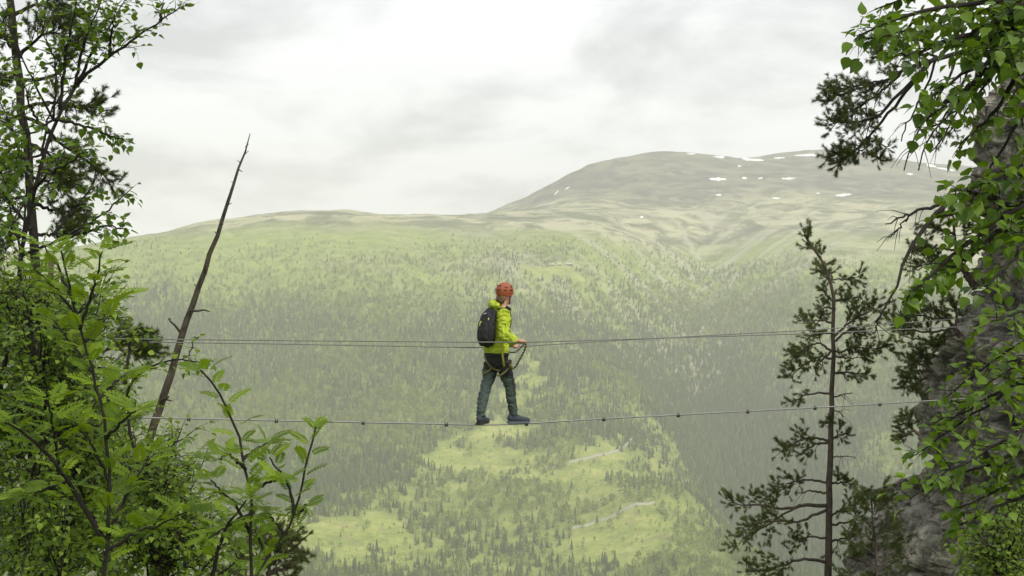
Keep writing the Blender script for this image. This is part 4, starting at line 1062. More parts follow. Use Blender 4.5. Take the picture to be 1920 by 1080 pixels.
# ---- dead leaning trunk on the left
snag_pts = pp([(262, 880), (285, 812), (300, 765), (318, 705), (336, 645), (360, 572), (378, 525), (395, 478), (414, 420), (430, 370), (445, 320), (457, 285), (464, 265), (469, 250)], 19)
bs = foot(-190, 19); bs.z = ground(bs.x, 19) - 0.1
sg_ = Plant('dead_tree', bs, 'bare dead trunk leaning to the right with broken branch stubs', 'dead tree', M['bark_dead'], None, 'pine')
A = smooth_path([bs] + snag_pts, 60); rr = np.interp(A[:, 2], [-11.5, -2.4, -0.8, 0.4, 1.2, 1.8, 2.07], [0.11, 0.060, 0.047, 0.033, 0.023, 0.013, 0.005])
A[4:-1] += rng.normal(0, 0.008, (55, 3)); b = MB(); b.tube(A, rr, 10); obj('trunk', b.mesh('trunk'), M['bark_dead'], sg_.root)
for pts, r in (([(356, 583), (372, 583), (382, 581), (393, 584)], 0.018), ([(338, 622), (328, 610), (320, 603), (316, 597)], 0.020), ([(318, 600), (321, 596)], 0.010), ([(303, 752), (311, 747), (316, 744)], 0.03), ([(308, 749), (316, 750), (323, 752)], 0.014),
               ([(447, 318), (455, 322)], 0.009), ([(455, 293), (466, 283)], 0.008), ([(425, 385), (434, 381)], 0.010), ([(412, 421), (419, 420)], 0.011), ([(408, 440), (402, 434)], 0.010),
               ([(386, 497), (393, 499)], 0.012), ([(371, 540), (364, 532)], 0.010), ([(342, 630), (347, 633)], 0.012), ([(440, 345), (434, 340)], 0.008), ([(460, 275), (467, 270)], 0.006), ([(450, 305), (445, 300)], 0.007)):
    b = MB(); q = pp([(x, y, 19 - 0.07 - 0.04 * i) for i, (x, y) in enumerate(pts)], 19); b.tube(q, np.linspace(r, r * 0.45, len(q)), 7); obj('branch_stub', b.mesh('branch_stub'), M['bark_dead'], sg_.root)

# ---- pines
def pine(name, label, base, trunk, D, r0, r1, limbs, dens=0.9, tuft=0.10, dz=0.5, twL=0.42, bark='bark_pine', group=None, tint=(0.1, 0.8), bare_name='dead_branch'):
    t = Plant(name, base, label, 'pine', M[bark], M['needle'], 'pine', group, tint)
    t.limb([base] + pp(trunk, D), r0, r1, 'trunk', 10, 50, jitter=0.006).close()
    for L in limbs:
        pts = L['p']; e = random.uniform(-dz, dz) if 'dz' not in L else L['dz']; n = len(pts)
        q = [P(x, y, D + e * i / max(n - 1, 1)) for i, (x, y) in enumerate(pts)]
        bare = L.get('bare', False)
        t.limb(q, L.get('r', 0.022), 0.005, bare_name if bare else 'branch', 6, 16, jitter=0.008)
        if bare:
            for i in range(5):
                p_, d_, r_ = t.at(random.uniform(0.3, 0.95)); o = d_.orthogonal().normalized(); o = Matrix.Rotation(random.random() * 6.28, 3, d_) @ o
                v_ = (d_ * 0.6 + o * 0.7 + Vector((0, 0, -0.3))).normalized(); LL = random.uniform(0.1, 0.3)
                t.cur.tube([p_, p_ + v_ * LL * 0.5, p_ + v_ * LL + Vector((0, 0, -0.05))], [0.004, 0.003, 0.0015], 4, False)
        else:
            f = L.get('f', 0.35)
            t.spray(f, 1.0, max(2, int(L.get('n', 9) * dens)), L.get('L', twL) * 0.9, tuft, L.get('sp', 0.078), (0.45, 1.0), -0.15, L.get('sub', 2), L.get('up', 0.12), 0.006, 0.3)
        t.close()
    t.finish(0, 99, 'needles'); return t
def lb(*p, **k): d = dict(p=list(p)); d.update(k); return d
D = 22.0
pine('pine_tree', 'tall slender pine with a bent top standing left of the cliff', foot(1545, D), [(1549, 1250), (1553, 1080), (1554, 940), (1558, 787), (1562, 664), (1565, 542), (1563, 518), (1548, 493), (1523, 466), (1508, 440)], D, 0.115, 0.016, [
    lb((1548, 493), (1530, 474), (1508, 438), f=0.1, n=11, L=0.24, r=0.01, dz=0), lb((1560, 512), (1545, 505), (1536, 498), f=0.1, n=7, L=0.2, r=0.01),
    lb((1564, 524), (1585, 524), (1612, 519), f=0.15, n=8, L=0.25, r=0.012), lb((1564, 530), (1550, 522), (1540, 515), f=0.2, n=6, L=0.22, r=0.012),
    lb((1565, 565), (1578, 560), (1592, 563), f=0.2, n=6, L=0.25), lb((1565, 580), (1552, 575), (1538, 580), f=0.2, n=7, L=0.25), lb((1565, 572), (1556, 560), (1545, 552), f=0.3, n=4, L=0.2),
    lb((1563, 605), (1535, 600), (1508, 606), f=0.3, n=8, L=0.26), lb((1563, 622), (1535, 628), (1512, 630), f=0.5, n=5, L=0.2),
    lb((1563, 632), (1590, 606), (1625, 585), (1640, 580), f=0.25, n=17, L=0.42), lb((1563, 640), (1592, 618), (1612, 615), f=0.3, n=8, L=0.34),
    lb((1562, 662), (1600, 652), (1645, 655), (1662, 650), f=0.15, n=17, L=0.36), lb((1562, 668), (1590, 672), (1612, 670), f=0.2, n=8, L=0.3),
    lb((1562, 672), (1530, 668), (1500, 690), (1480, 705), f=0.25, n=15, L=0.36), lb((1562, 660), (1535, 640), (1510, 650), (1490, 668), f=0.3, n=14, L=0.34),
    lb((1561, 655), (1548, 670), (1535, 680), f=0.3, n=6, L=0.3),
    lb((1561, 700), (1585, 698), (1625, 702), f=0.15, n=8, L=0.24), lb((1560, 745), (1575, 742), (1597, 735), bare=True, r=0.014),
    lb((1559, 738), (1530, 735), (1500, 745), (1485, 752), f=0.45, n=6, L=0.22), lb((1558, 770), (1575, 772), (1582, 782), bare=True, r=0.01), lb((1558, 790), (1550, 793), (1546, 792), f=0.3, n=2, L=0.12),
    lb((1556, 826), (1520, 818), (1490, 830), (1465, 846), f=0.15, n=15, L=0.34), lb((1556, 830), (1530, 832), (1500, 850), f=0.4, n=6, L=0.28), lb((1556, 824), (1572, 816), (1588, 812), f=0.2, n=6, L=0.26),
    lb((1556, 858), (1585, 855), (1604, 857), bare=True, r=0.012),
    lb((1552, 905), (1520, 898), (1480, 905), (1452, 922), f=0.3, n=14, L=0.3), lb((1555, 905), (1575, 905), (1590, 905), f=0.2, n=7, L=0.25), lb((1552, 925), (1520, 920), (1495, 925), bare=True),
    lb((1552, 948), (1510, 945), (1470, 958), (1430, 945), (1390, 950), (1370, 938), f=0.45, n=16, L=0.4, r=0.035), lb((1500, 946), (1460, 970), (1430, 990), (1395, 1010), (1378, 1025), f=0.3, n=16, L=0.36, r=0.02),
    lb((1552, 955), (1500, 980), (1450, 975), (1400, 985), f=0.4, n=13, L=0.36, r=0.025), lb((1555, 968), (1580, 955), (1602, 945), f=0.2, n=8, L=0.3), lb((1555, 985), (1590, 980), (1620, 965), bare=True),
    lb((1553, 1010), (1520, 1005), (1490, 1012), f=0.4, n=8, L=0.32), lb((1554, 1015), (1580, 1010), (1610, 1000), f=0.3, n=8, L=0.3),
    lb((1553, 1055), (1510, 1045), (1470, 1060), (1410, 1072), f=0.4, n=16, L=0.4, r=0.03), lb((1553, 1090), (1590, 1070), (1610, 1060), f=0.4, n=8, L=0.34), lb((1553, 1110), (1500, 1095), (1440, 1085), f=0.4, n=11, L=0.4),
    lb((1552, 1180), (1480, 1170), (1420, 1190), n=12), lb((1552, 1180), (1620, 1160), (1680, 1180), n=10)], 0.75, 0.110, tint=(0.3, 1.0))
D = 19.0
pine('young_pine', 'short bushy young pine at the foot of the cliff edge', foot(1648, D), [(1647, 1200), (1645, 1085), (1640, 1000), (1634, 950), (1632, 922)], D, 0.06, 0.01,
     [lb((1640, y), (1640 + s * w * 0.5, y - 14), (1640 + s * w, y - 20 + random.uniform(-8, 8)), f=0.1, n=8, L=0.26, r=0.012, dz=random.uniform(-0.3, 0.3))
      for y, w in ((945, 16), (965, 24), (990, 32), (1015, 40), (1040, 46), (1065, 52), (1095, 58), (1130, 60)) for s in (-1, 1)]
     + [lb((1634, 940), (1633, 928), (1632, 918), f=0, n=6, L=0.15, r=0.008)], 0.6, 0.10, tint=(0.1, 0.9))
# pines clinging to the cliff edge
D = 20.4
pine('cliff_pine', 'spreading pine rooted in the cliff beside the hand cable ends', P(1812, 640, D), [(1800, 630), (1785, 610), (1772, 590)], D, 0.05, 0.012,
     [lb((1790, 615), (1740, 625), (1700, 612), (1668, 598), f=0.35, n=14, L=0.3), lb((1795, 625), (1750, 640), (1715, 636), (1690, 628), f=0.3, n=12, L=0.28), lb((1785, 610), (1770, 588), (1745, 580), f=0.3, n=9, L=0.26),
      lb((1790, 615), (1795, 590), (1785, 570), f=0.3, n=8, L=0.26), lb((1795, 622), (1770, 640), (1755, 650), f=0.2, n=7, L=0.26), lb((1780, 590), (1740, 575), (1705, 570), bare=True), lb((1775, 600), (1720, 590), (1700, 598), f=0.5, n=7, L=0.22)], 1.0, 0.10, 0.3, group='small pines on the cliff edge')
pine('cliff_pine', 'small dark pine low on the cliff face above the foot cable end', P(1762, 712, D), [(1750, 700), (1742, 690), (1735, 680)], D, 0.035, 0.01,
     [lb((1745, 695), (1715, 695), (1697, 705), f=0.2, n=9, L=0.26), lb((1745, 695), (1725, 680), (1705, 684), f=0.2, n=9, L=0.26), lb((1748, 700), (1720, 718), (1700, 726), f=0.2, n=9, L=0.24), lb((1738, 685), (1735, 672), (1728, 668), f=0.1, n=6, L=0.2)], 1.0, 0.10, 0.25, group='small pines on the cliff edge')
pine('cliff_pine', 'pine behind the birch leaves near the top of the cliff', P(1830, 540, 21.5), [(1815, 520), (1800, 490), (1790, 450), (1788, 410)], 21.5, 0.06, 0.012,
     [lb((1800, 490), (1760, 492), (1715, 500), f=0.2, n=12, L=0.3), lb((1795, 470), (1755, 465), (1722, 470), f=0.3, n=12, L=0.3), lb((1790, 440), (1765, 432), (1750, 425), f=0.2, n=8, L=0.28), lb((1788, 420), (1785, 400), (1790, 385), f=0.1, n=7, L=0.22),
      lb((1805, 505), (1770, 525), (1740, 530), f=0.3, n=10, L=0.3), lb((1795, 460), (1815, 440), (1830, 430), f=0.2, n=8, L=0.3)], 1.0, 0.10, 0.4, group='small pines on the cliff edge')
pine('cliff_pine', 'tiny pine tuft on the lower cliff edge below the foot cable', P(1722, 815, 19.9), [(1712, 806), (1704, 798)], 19.9, 0.02, 0.006,
     [lb((1710, 803), (1698, 795), (1688, 796), f=0.1, n=6, L=0.16), lb((1712, 806), (1697, 815), (1688, 824), f=0.1, n=6, L=0.16), lb((1706, 800), (1703, 785), (1700, 776), f=0.1, n=5, L=0.16)], 1.0, 0.09, 0.15, group='small pines on the cliff edge')
# big pine outside the frame whose bough hangs into the picture
D = 12.0
bare = dict(bare=True, r=0.012)
pine('overhanging_pine', 'pine at upper right whose dark bough droops in front of the sky', foot(2090, D), [(2090, 1300), (2085, 800), (2080, 400), (2075, 60), (2070, -150)], D, 0.14, 0.06, [
    lb((2075, 60), (1950, 70), (1850, 88), (1757, 107), (1700, 130), (1655, 150), (1610, 168), (1575, 180), f=0.62, n=20, L=0.24, r=0.04, dz=-0.5, up=-0.05),
    lb((1757, 107), (1720, 140), (1680, 185), (1640, 225), (1600, 225), (1560, 232), f=0.55, n=18, L=0.22, r=0.022, dz=-0.3, up=-0.05),
    lb((1740, 118), (1700, 170), (1660, 225), (1625, 258), (1600, 290), (1572, 308), f=0.66, n=15, L=0.18, r=0.018, dz=0.2),
    lb((1700, 130), (1650, 175), (1605, 205), (1580, 210), f=0.4, n=15, L=0.22, r=0.014, dz=0.2), lb((1655, 150), (1610, 160), (1568, 172), (1556, 190), f=0.4, n=12, L=0.2, r=0.010, dz=-0.2),
    lb((1625, 258), (1616, 285), (1590, 295), (1562, 285), f=0.4, n=9, L=0.16, r=0.008, dz=-0.1), lb((1625, 256), (1640, 262), (1665, 275), f=0.5, n=3, L=0.12, r=0.006), lb((1620, 275), (1640, 292), (1652, 300), f=0.4, n=4, L=0.1, r=0.006),
    lb((1850, 88), (1740, 80), (1680, 70), (1640, 72), f=0.7, n=8, L=0.18, r=0.015), lb((1757, 107), (1700, 95), (1660, 110), (1645, 95), f=0.6, n=8, L=0.16, r=0.012), lb((1900, 90), (1830, 150), (1780, 190), (1750, 200), f=0.6, n=7, L=0.18, r=0.015), lb((1900, 90), (1840, 170), (1790, 240), (1770, 258), f=0.7, n=7, L=0.16, r=0.015),
    lb((1757, 107), (1735, 170), (1705, 225), (1690, 265), **bare), lb((1800, 100), (1760, 180), (1715, 260), (1695, 320), **bare), lb((1830, 95), (1790, 190), (1735, 270), (1722, 320), **bare), lb((1850, 92), (1800, 210), (1745, 285), **bare), lb((1880, 90), (1850, 150), (1770, 230), (1730, 245), **bare),
    lb((2080, 290), (1960, 290), (1845, 325), (1800, 365), (1755, 392), (1715, 428), (1698, 480), (1690, 525), (1668, 562), (1645, 604), bare=True, r=0.036, dz=-1.5), lb((1775, 382), (1735, 388), (1705, 402), (1660, 420), bare=True, r=0.018, dz=-0.3), lb((1705, 403), (1690, 425), (1668, 445), bare=True, r=0.008), lb((1668, 562), (1650, 590), (1640, 625), bare=True, r=0.010),
    lb((2080, -80), (1980, -120), (1900, -150), n=12)], 1.0, 0.070, 0.4, 0.3, 'bark_dark', None, (0.0, 0.6), 'dead_branch')
# left pines
D = 14.0
pine('pine_tree', 'dark pine trunk at the far left behind the birch branches', foot(95, D), [(88, 1000), (84, 800), (76, 640), (66, 480), (60, 390), (52, 300), (41, 200), (30, 100), (18, 0), (5, -120)], D, 0.075, 0.035, [
    lb((32, 110), (60, 80), (90, 60), (118, 62), f=0.3, n=12), lb((36, 150), (80, 150), (110, 140), (165, 60), f=0.4, n=14), lb((42, 205), (90, 190), (140, 200), (185, 202), f=0.35, n=15, L=0.3), lb((44, 220), (80, 230), (110, 270), (150, 290), (205, 340), f=0.3, n=18, L=0.26, up=-0.15),
    lb((48, 265), (80, 280), (110, 310), (130, 340), f=0.3, n=15, L=0.26, up=-0.15), lb((55, 330), (85, 340), (115, 350), f=0.3, n=10), lb((60, 380), (100, 395), (150, 400), f=0.3, n=13, L=0.28), lb((64, 440), (100, 440), (130, 430), f=0.3, n=11),
    lb((30, 100), (10, 70), (-20, 60), f=0.2, n=9), lb((34, 135), (10, 150), (-20, 160), f=0.2, n=9), lb((42, 210), (15, 230), (-15, 240), f=0.2, n=9), lb((50, 290), (20, 310), (-10, 330), f=0.2, n=10), lb((58, 370), (25, 370), (0, 360), f=0.2, n=9),
    lb((22, 30), (60, 10), (100, 5), (120, 20), f=0.4, n=10), lb((62, 420), (30, 450), (0, 470), f=0.2, n=9), lb((72, 560), (40, 590), (10, 600), f=0.2, n=10), lb((76, 640), (110, 630), (150, 650), f=0.2, n=11), lb((15, -30), (70, -40), (130, -20), n=9)], 1.0, 0.10, 0.6, 0.36, 'bark_dark', None, (0.0, 0.6))
D = 16.0
pine('pine_tree', 'pine behind the left shrubs with a bough reaching over the hand cables', foot(118, D), [(112, 1000), (108, 860), (104, 740), (101, 650), (98, 560), (96, 480)], D, 0.085, 0.03, [
    lb((103, 700), (160, 670), (215, 650), (255, 645), (288, 655), f=0.55, n=18, L=0.26), lb((200, 655), (235, 635), (268, 632), f=0.3, n=11, L=0.24), lb((215, 652), (245, 662), (262, 668), f=0.3, n=9, L=0.22), lb((102, 690), (70, 690), (40, 700), f=0.2, n=11), lb((104, 740), (60, 750), (20, 770), f=0.2, n=13), lb((101, 660), (60, 640), (30, 650), f=0.2, n=11),
    lb((105, 760), (150, 775), (190, 790), (225, 800), f=0.3, n=11), lb((106, 800), (60, 830), (20, 850), f=0.2, n=12), lb((108, 850), (160, 870), (220, 880), f=0.3, n=13), lb((110, 920), (60, 950), (10, 960), f=0.2, n=12), lb((112, 960), (180, 980), (250, 970), n=12)], 1.0, 0.11, 0.7, 0.4, 'bark_pine', None, (0.0, 0.6))
D = 10.0
pine('young_pine', 'dark young pine top at the bottom behind the rowan stems', foot(500, D), [(500, 1300), (502, 1100), (506, 1030), (508, 1000)], D, 0.05, 0.01, [
    lb((503, 1060), (530, 1040), (562, 1018), f=0.2, n=12, L=0.22), lb((503, 1075), (530, 1065), (550, 1058), f=0.2, n=12, L=0.22), lb((506, 1030), (525, 1015), (540, 1010), f=0.1, n=9, L=0.18), lb((503, 1060), (470, 1045), (440, 1050), f=0.2, n=11, L=0.22), lb((502, 1085), (460, 1080), (425, 1070), f=0.2, n=11, L=0.22), lb((506, 1020), (490, 1010), (475, 1005), f=0.1, n=8, L=0.18),
    lb((502, 1100), (540, 1100), (560, 1105), n=8, L=0.2), lb((506, 1020), (508, 1005), (508, 995), f=0, n=6, L=0.12)], 0.8, 0.065, 0.25)

# ---- broadleaved trees
def broad(name, label, cat, base, D, stem, r0, r1, mat, limbs, fill, leaf, spacing, twL, nparts, group=None, tint=(0.1, 0.9), dj=0.6, fill_from=None, ntw=8, droop=0.25, sub=1, bark='bark_dark', r=0.003):
    t = Plant(name, base, label, cat, M[bark], M[mat], 'ovate', group, tint)
    t.limb([base] + pp(stem, D), r0, r1, 'trunk', 9, 40, jitter=0.004); t.close()
    for L in limbs:
        e = L.get('dz', random.uniform(-dj, dj)); n = len(L['p']); q = [P(x, y, D + e * i / (n - 1)) for i, (x, y) in enumerate(L['p'])]
        t.limb(q, L.get('r', 0.012), 0.003, 'branch', 6, 18, jitter=0.004)
        t.spray(L.get('f', 0.15), 1.0, L.get('n', ntw), L.get('L', twL), leaf, spacing, (0.5, 1.1), droop, L.get('sub', sub), 0.1, r); t.close()
    for poly, cnt, starts in fill:
        for i in range(cnt):
            x, y = rnd_in(poly); st = random.choice(starts); e = random.uniform(-dj, dj)
            mx = ((st[0] + x) / 2 + random.uniform(-25, 25), (st[1] + y) / 2 + random.uniform(-30, 10))
            t.limb([P(st[0], st[1], D), P(mx[0], mx[1], D + e * 0.6), P(x, y, D + e)], 0.009, 0.0025, 'branch', 5, 12, jitter=0.004)
            t.spray(0.35, 1.0, ntw, twL, leaf, spacing, (0.5, 1.1), droop, sub, 0.1, r); t.close()
    print(name, t.finish(nparts, 8.5)); return t
D = 9.0
broad('birch_tree', 'leaning birch with arching leafy branches against the sky at upper left', 'birch', foot(-120, D), D,
      [(-60, 1000), (-15, 820), (3, 730), (15, 640), (28, 560), (35, 500), (50, 430), (62, 355), (78, 290), (100, 225), (125, 178), (145, 158)], 0.032, 0.010, 'birch_leaf', [
      lb((145, 158), (180, 125), (220, 95), (265, 62), (310, 35), (338, 12), f=0.1, n=16, L=0.16, dz=-0.3), lb((112, 205), (118, 150), (126, 80), (140, 20), (150, -30), n=13), lb((140, 165), (150, 110), (165, 60), (190, 0), n=13), lb((145, 158), (175, 90), (215, 40), (235, -5), n=13), lb((205, 105), (208, 70), (214, 30), n=6, L=0.12), lb((300, 40), (303, 20), (305, 5), n=3, L=0.08),
      lb((100, 225), (140, 230), (175, 240), (205, 255), (232, 262), f=0.3, n=11, L=0.16), lb((62, 355), (40, 300), (20, 240), (0, 190), n=12), lb((50, 420), (20, 380), (-10, 340), n=10), lb((90, 250), (60, 210), (45, 160), n=9),
      lb((40, 480), (110, 450), (150, 430), (190, 405), (215, 382), (245, 355), f=0.3, n=12, L=0.15), lb((110, 450), (160, 435), (200, 422), (230, 428), f=0.4, n=7, L=0.13), lb((100, 440), (140, 390), (165, 360), (185, 345), f=0.4, n=7, L=0.13), lb((62, 355), (100, 320), (140, 300), (165, 280), n=9)],
      [([(-10, 0), (140, 0), (190, 60), (170, 240), (130, 330), (110, 480), (-10, 480)], 9, [(40, 480), (62, 355), (78, 290), (100, 225)])], 0.060, 0.036, 0.24, 300, tint=(0.0, 0.6), ntw=7)
D = 8.6
broad('birch_shrub', 'dense small-leaved birch shrub filling the lower left corner', 'shrub', foot(90, D), D, [(95, 1300), (110, 1150), (125, 1000), (118, 900), (90, 800), (70, 700), (60, 620)], 0.04, 0.010, 'shrub_leaf', [],
      [([(-10, 480), (190, 470), (225, 560), (235, 640), (-10, 640)], 26, [(60, 620), (70, 700), (90, 800)]), ([(-10, 620), (220, 640), (245, 780), (-10, 790)], 30, [(70, 700), (90, 800), (118, 900)]),
       ([(-10, 780), (270, 790), (270, 1090), (-10, 1090)], 46, [(90, 800), (118, 900), (125, 1000), (110, 1150)])], 0.046, 0.034, 0.24, 300, tint=(0.0, 1.0), dj=0.9, ntw=8)
D = 7.8
broad('birch_shrub', 'birch shrub in front of the base of the dead trunk', 'shrub', foot(270, D), D, [(275, 1400), (280, 1200), (290, 1060), (285, 960), (270, 880)], 0.03, 0.010, 'shrub_leaf', [
      lb((280, 960), (240, 800), (235, 720), (265, 690), (310, 674), (355, 668), (386, 680), f=0.55, n=12, L=0.12, dz=-0.2), lb((235, 720), (240, 660), (250, 625), (256, 615), f=0.5, n=7, L=0.12), lb((355, 668), (362, 645), (366, 632), f=0.2, n=3, L=0.06, r=0.003, dz=0, sub=0)],
      [([(210, 800), (330, 800), (390, 840), (420, 930), (420, 1090), (210, 1090)], 46, [(270, 880), (285, 960), (290, 1060), (280, 1200)]), ([(400, 930), (470, 950), (480, 1090), (400, 1090)], 8, [(290, 1060), (280, 1200)])], 0.045, 0.033, 0.20, 300, tint=(0.05, 1.0), dj=0.7, ntw=8)

D = 11.5
broad('birch_thicket', 'dark leafy birch thicket behind the rowans at the left edge', 'thicket', foot(40, D), D, [(45, 1300), (60, 1150), (70, 1000), (60, 900), (50, 800), (40, 700), (40, 600)], 0.05, 0.012, 'birch_leaf', [],
      [([(-10, 500), (170, 500), (215, 600), (225, 700), (-10, 700)], 26, [(40, 600), (40, 700), (50, 800)]), ([(-10, 690), (225, 690), (250, 820), (-10, 820)], 26, [(40, 700), (50, 800), (60, 900)]),
       ([(-10, 800), (330, 820), (380, 1090), (-10, 1090)], 60, [(60, 900), (70, 1000), (60, 1150)])], 0.062, 0.036, 0.34, 300, tint=(0.0, 0.6), dj=1.0, ntw=9, sub=2)

# ---- rowans with feathered leaves
def rowan(label, base, D, stem, limbs, leaf=0.19, r0=0.022, group='rowan saplings'):
    t = Plant('rowan_sapling', base, label, 'rowan', M['bark_dark'], M['rowan_leaf'], 'rowan', group, (0.1, 0.95))
    def nodes(f0, gap, top=True):
        n = max(2, int(np.linalg.norm(np.diff(t.path, axis=0), axis=1).sum() * (1 - f0) / gap)); az = random.random() * 6.283
        for i in range(n + 1):
            p_, d_, r_ = t.at(min(0.995, f0 + (1 - f0) * i / n)); az += 2.4 + random.uniform(-0.4, 0.4)
            o = Vector((math.cos(az), math.sin(az) * 0.8, random.uniform(0.05, 0.5))); ax = (o + d_ * 0.45).normalized()
            t.leaf(p_, ax, Vector((random.gauss(0, .25), random.gauss(0, .25) - 0.25, 1)).normalized(), leaf)
        if top:
            for a in range(4): t.leaf(p_, (d_ * 0.9 + Vector((math.cos(a * 1.57 + az), math.sin(a * 1.57 + az), 0.1))).normalized(), Vector((0.1, -0.3, 1)).normalized(), leaf * 0.8)
    t.limb([base] + pp(stem, D), r0, 0.004, 'trunk', 9, 60, jitter=0.003)
    L_ = np.linalg.norm(np.diff(t.path, axis=0), axis=1).sum(); vis = np.argmax(t.path[:, 2] > -0.2025 * D - 0.2) / len(t.path); nodes(max(0.2, vis), 0.032); t.close()
    for L in limbs:
        e = L.get('dz', random.uniform(-0.4, 0.4)); n = len(L['p']); q = [P(x, y, D + e * i / (n - 1)) for i, (x, y) in enumerate(L['p'])]
        t.limb(q, L.get('r', 0.008), 0.003, 'branch', 6, 18, jitter=0.003); nodes(L.get('f', 0.2), L.get('gap', 0.027)); t.close()
    print('rowan', t.finish(300, 20, 'foliage'))
D = 6.2
rowan('tall rowan sapling with a dark upright stem among the left shrubs', foot(190, D), D, [(192, 1300), (195, 1085), (203, 1000), (205, 900), (200, 810), (188, 745), (172, 690), (152, 620), (140, 580), (128, 520), (115, 470)], [
    lb((150, 618), (168, 560), (182, 515), (192, 472), f=0.3), lb((148, 600), (120, 560), (90, 530), (60, 500), f=0.3), lb((140, 570), (110, 500), (80, 460), f=0.3), lb((175, 700), (130, 640), (100, 600), f=0.3), lb((160, 640), (195, 600), (215, 560), f=0.4),
    lb((198, 1015), (150, 940), (100, 862), (60, 822), (0, 785), (-40, 770), f=0.2, r=0.014), lb((205, 1000), (235, 930), (265, 880), (290, 850), f=0.3, r=0.010), lb((203, 900), (170, 830), (140, 790), f=0.4), lb((188, 745), (215, 720), (235, 700), f=0.3), lb((200, 820), (230, 790), (255, 770), f=0.4), lb((130, 900), (80, 920), (40, 930), f=0.3), lb((195, 1040), (250, 1000), (310, 980), (350, 960), f=0.3), lb((110, 870), (100, 800), (90, 750), f=0.3)], 0.125, 0.018)
rowan('rowan sapling whose leaning top stands just right of the dead trunk', foot(472, D - .3), D - .3, [(472, 1300), (470, 1080), (468, 1000), (475, 940), (466, 905), (455, 850), (440, 790), (420, 750), (398, 712), (376, 694)], [
    lb((468, 1000), (440, 940), (420, 930), (395, 900), f=0.3), lb((460, 880), (430, 850), (410, 860), f=0.4), lb((470, 920), (500, 905), (520, 900), f=0.3), lb((458, 860), (485, 840), (500, 830), f=0.4), lb((395, 1100), (412, 1015), (432, 975), (462, 938), f=0.3, r=0.01), lb((475, 960), (430, 985), (390, 1010), f=0.3)], 0.108, 0.015)
rowan('rightmost rowan sapling, slim and forked, below the foot cable', foot(440, D), D, [(430, 1300), (465, 1095), (500, 1045), (525, 1015), (548, 978), (562, 935), (572, 880), (582, 830), (592, 800)], [
    lb((552, 965), (545, 920), (530, 885), (505, 858), f=0.25), lb((535, 1000), (520, 985), (500, 960), f=0.3), lb((565, 960), (575, 945), (572, 950), f=0.5), lb((500, 1045), (480, 1000), (470, 985), f=0.3)], 0.108, 0.013)

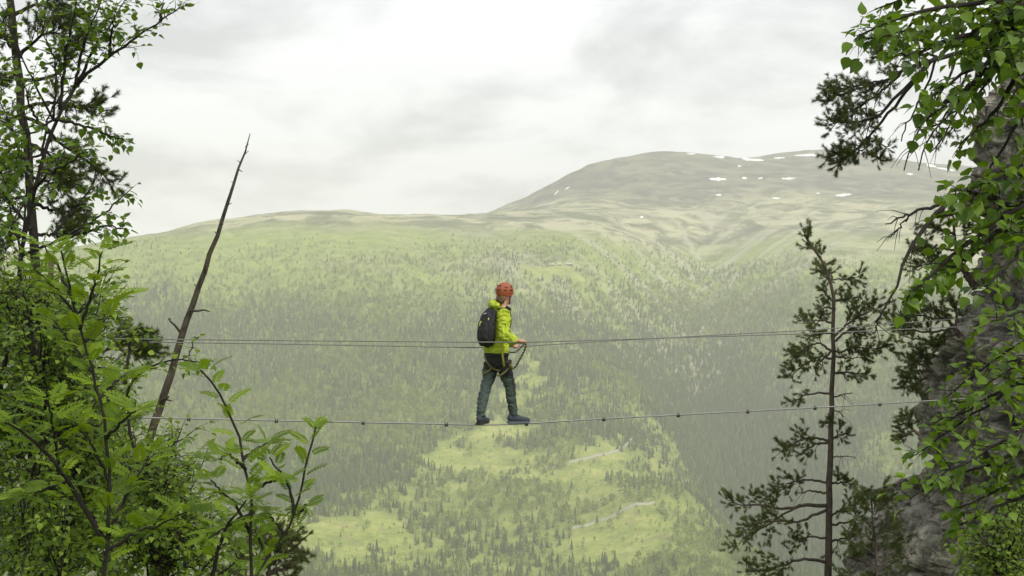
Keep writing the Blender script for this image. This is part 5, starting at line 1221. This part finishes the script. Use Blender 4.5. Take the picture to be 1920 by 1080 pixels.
# ---- right side birches
D = 4.8
broad('birch_tree', 'near birch with large bright leaves hanging in from the upper right', 'birch', foot(2380, D), D, [(2390, 1500), (2380, 900), (2360, 500), (2340, 150), (2330, -200)], 0.08, 0.05, 'birch_leaf', [
      lb((2340, 100), (2080, -40), (1900, 5), (1760, 10), (1670, 28), (1612, 66), f=0.3, n=28, L=0.13, r=0.02, dz=-0.3), lb((1760, 12), (1690, 60), (1640, 72), (1618, 70), f=0.2, n=8, L=0.1, r=0.005), lb((2340, 100), (2000, -60), (1760, -30), (1680, 0), (1640, 18), f=0.4, n=20, L=0.12, r=0.012), lb((1950, 0), (1850, 50), (1770, 80), (1700, 110), (1690, 100), f=0.1, n=20, L=0.13), lb((1980, 20), (1880, 110), (1800, 140), (1740, 185), f=0.1, n=20, L=0.13),
      lb((2000, 60), (1900, 150), (1850, 230), (1800, 270), f=0.1, n=11, L=0.13), lb((2050, 30), (1950, 80), (1870, 130), (1830, 180), f=0.1, n=20, L=0.14), lb((2050, 80), (1950, 180), (1880, 270), (1850, 330), f=0.1, n=9, L=0.13), lb((1850, 130), (1800, 180), (1740, 220), (1720, 240), f=0.3, n=5, L=0.10), lb((2000, 0), (1850, 20), (1780, 50), (1720, 60), f=0.1, n=18, L=0.13),
      lb((2360, 350), (2080, 330), (1920, 380), (1820, 450), (1740, 520), (1692, 568), f=0.45, n=28, L=0.12, r=0.018, dz=-0.2), lb((1930, 380), (1850, 400), (1790, 405), (1755, 402), f=0.2, n=9, L=0.09, r=0.006), lb((1960, 380), (1880, 430), (1820, 480), (1780, 500), f=0.1, n=15, L=0.12), lb((2050, 320), (1950, 320), (1880, 330), (1840, 345), f=0.2, n=11, L=0.12), lb((2050, 340), (1960, 420), (1900, 480), (1850, 540), f=0.2, n=12, L=0.12), lb((1900, 390), (1830, 360), (1790, 355), f=0.2, n=7, L=0.1)],
      [([(1740, -5), (1925, -5), (1925, 200), (1850, 180), (1760, 100)], 14, [(2000, 0), (2050, -40), (2080, 60)])], 0.053, 0.034, 0.13, 300, tint=(0.0, 0.8), dj=0.5, ntw=5, droop=0.6, sub=1, r=0.0022)
D = 6.6
broad('birch_tree', 'birch with sparse glossy leaves spreading over the lower cliff face', 'birch', foot(2150, D), D, [(2150, 1500), (2145, 1000), (2140, 700), (2130, 450)], 0.05, 0.03, 'birch_leaf', [
      lb((2140, 620), (1980, 660), (1880, 740), (1790, 800), (1720, 850), f=0.35, n=18, L=0.16), lb((2140, 680), (1980, 760), (1880, 830), (1780, 880), (1705, 935), f=0.35, n=20, L=0.16), lb((2140, 600), (2000, 600), (1900, 650), (1830, 700), (1775, 745), f=0.35, n=18, L=0.15), lb((2140, 560), (2000, 560), (1900, 590), (1830, 610), f=0.35, n=12, L=0.15), lb((2140, 740), (2000, 830), (1890, 910), (1800, 950), f=0.35, n=18, L=0.16),
      lb((2000, 700), (1900, 720), (1830, 760), (1780, 790), f=0.2, n=14, L=0.15), lb((2000, 800), (1910, 850), (1830, 880), (1760, 900), f=0.2, n=16, L=0.15), lb((2140, 640), (2000, 640), (1900, 690), (1850, 720), f=0.3, n=12, L=0.16), lb((2000, 880), (1920, 930), (1850, 960), (1790, 990), f=0.2, n=12, L=0.14)], [], 0.060, 0.042, 0.16, 300, tint=(0.1, 1.0), dj=0.7, droop=0.1, sub=1)
D = 10.0
broad('leafy_shrub', 'small-leaved green shrub at the bottom right corner', 'shrub', foot(1890, D), D, [(1890, 1400), (1885, 1200), (1880, 1090), (1878, 1030)], 0.03, 0.01, 'shrub_leaf', [],
      [([(1790, 1030), (1850, 985), (1925, 950), (1925, 1090), (1780, 1090)], 28, [(1880, 1090), (1878, 1040), (1885, 1200)]), ([(1840, 960), (1925, 880), (1925, 960)], 6, [(1880, 1050)])], 0.045, 0.042, 0.22, 300, tint=(0.1, 0.9), dj=0.6)
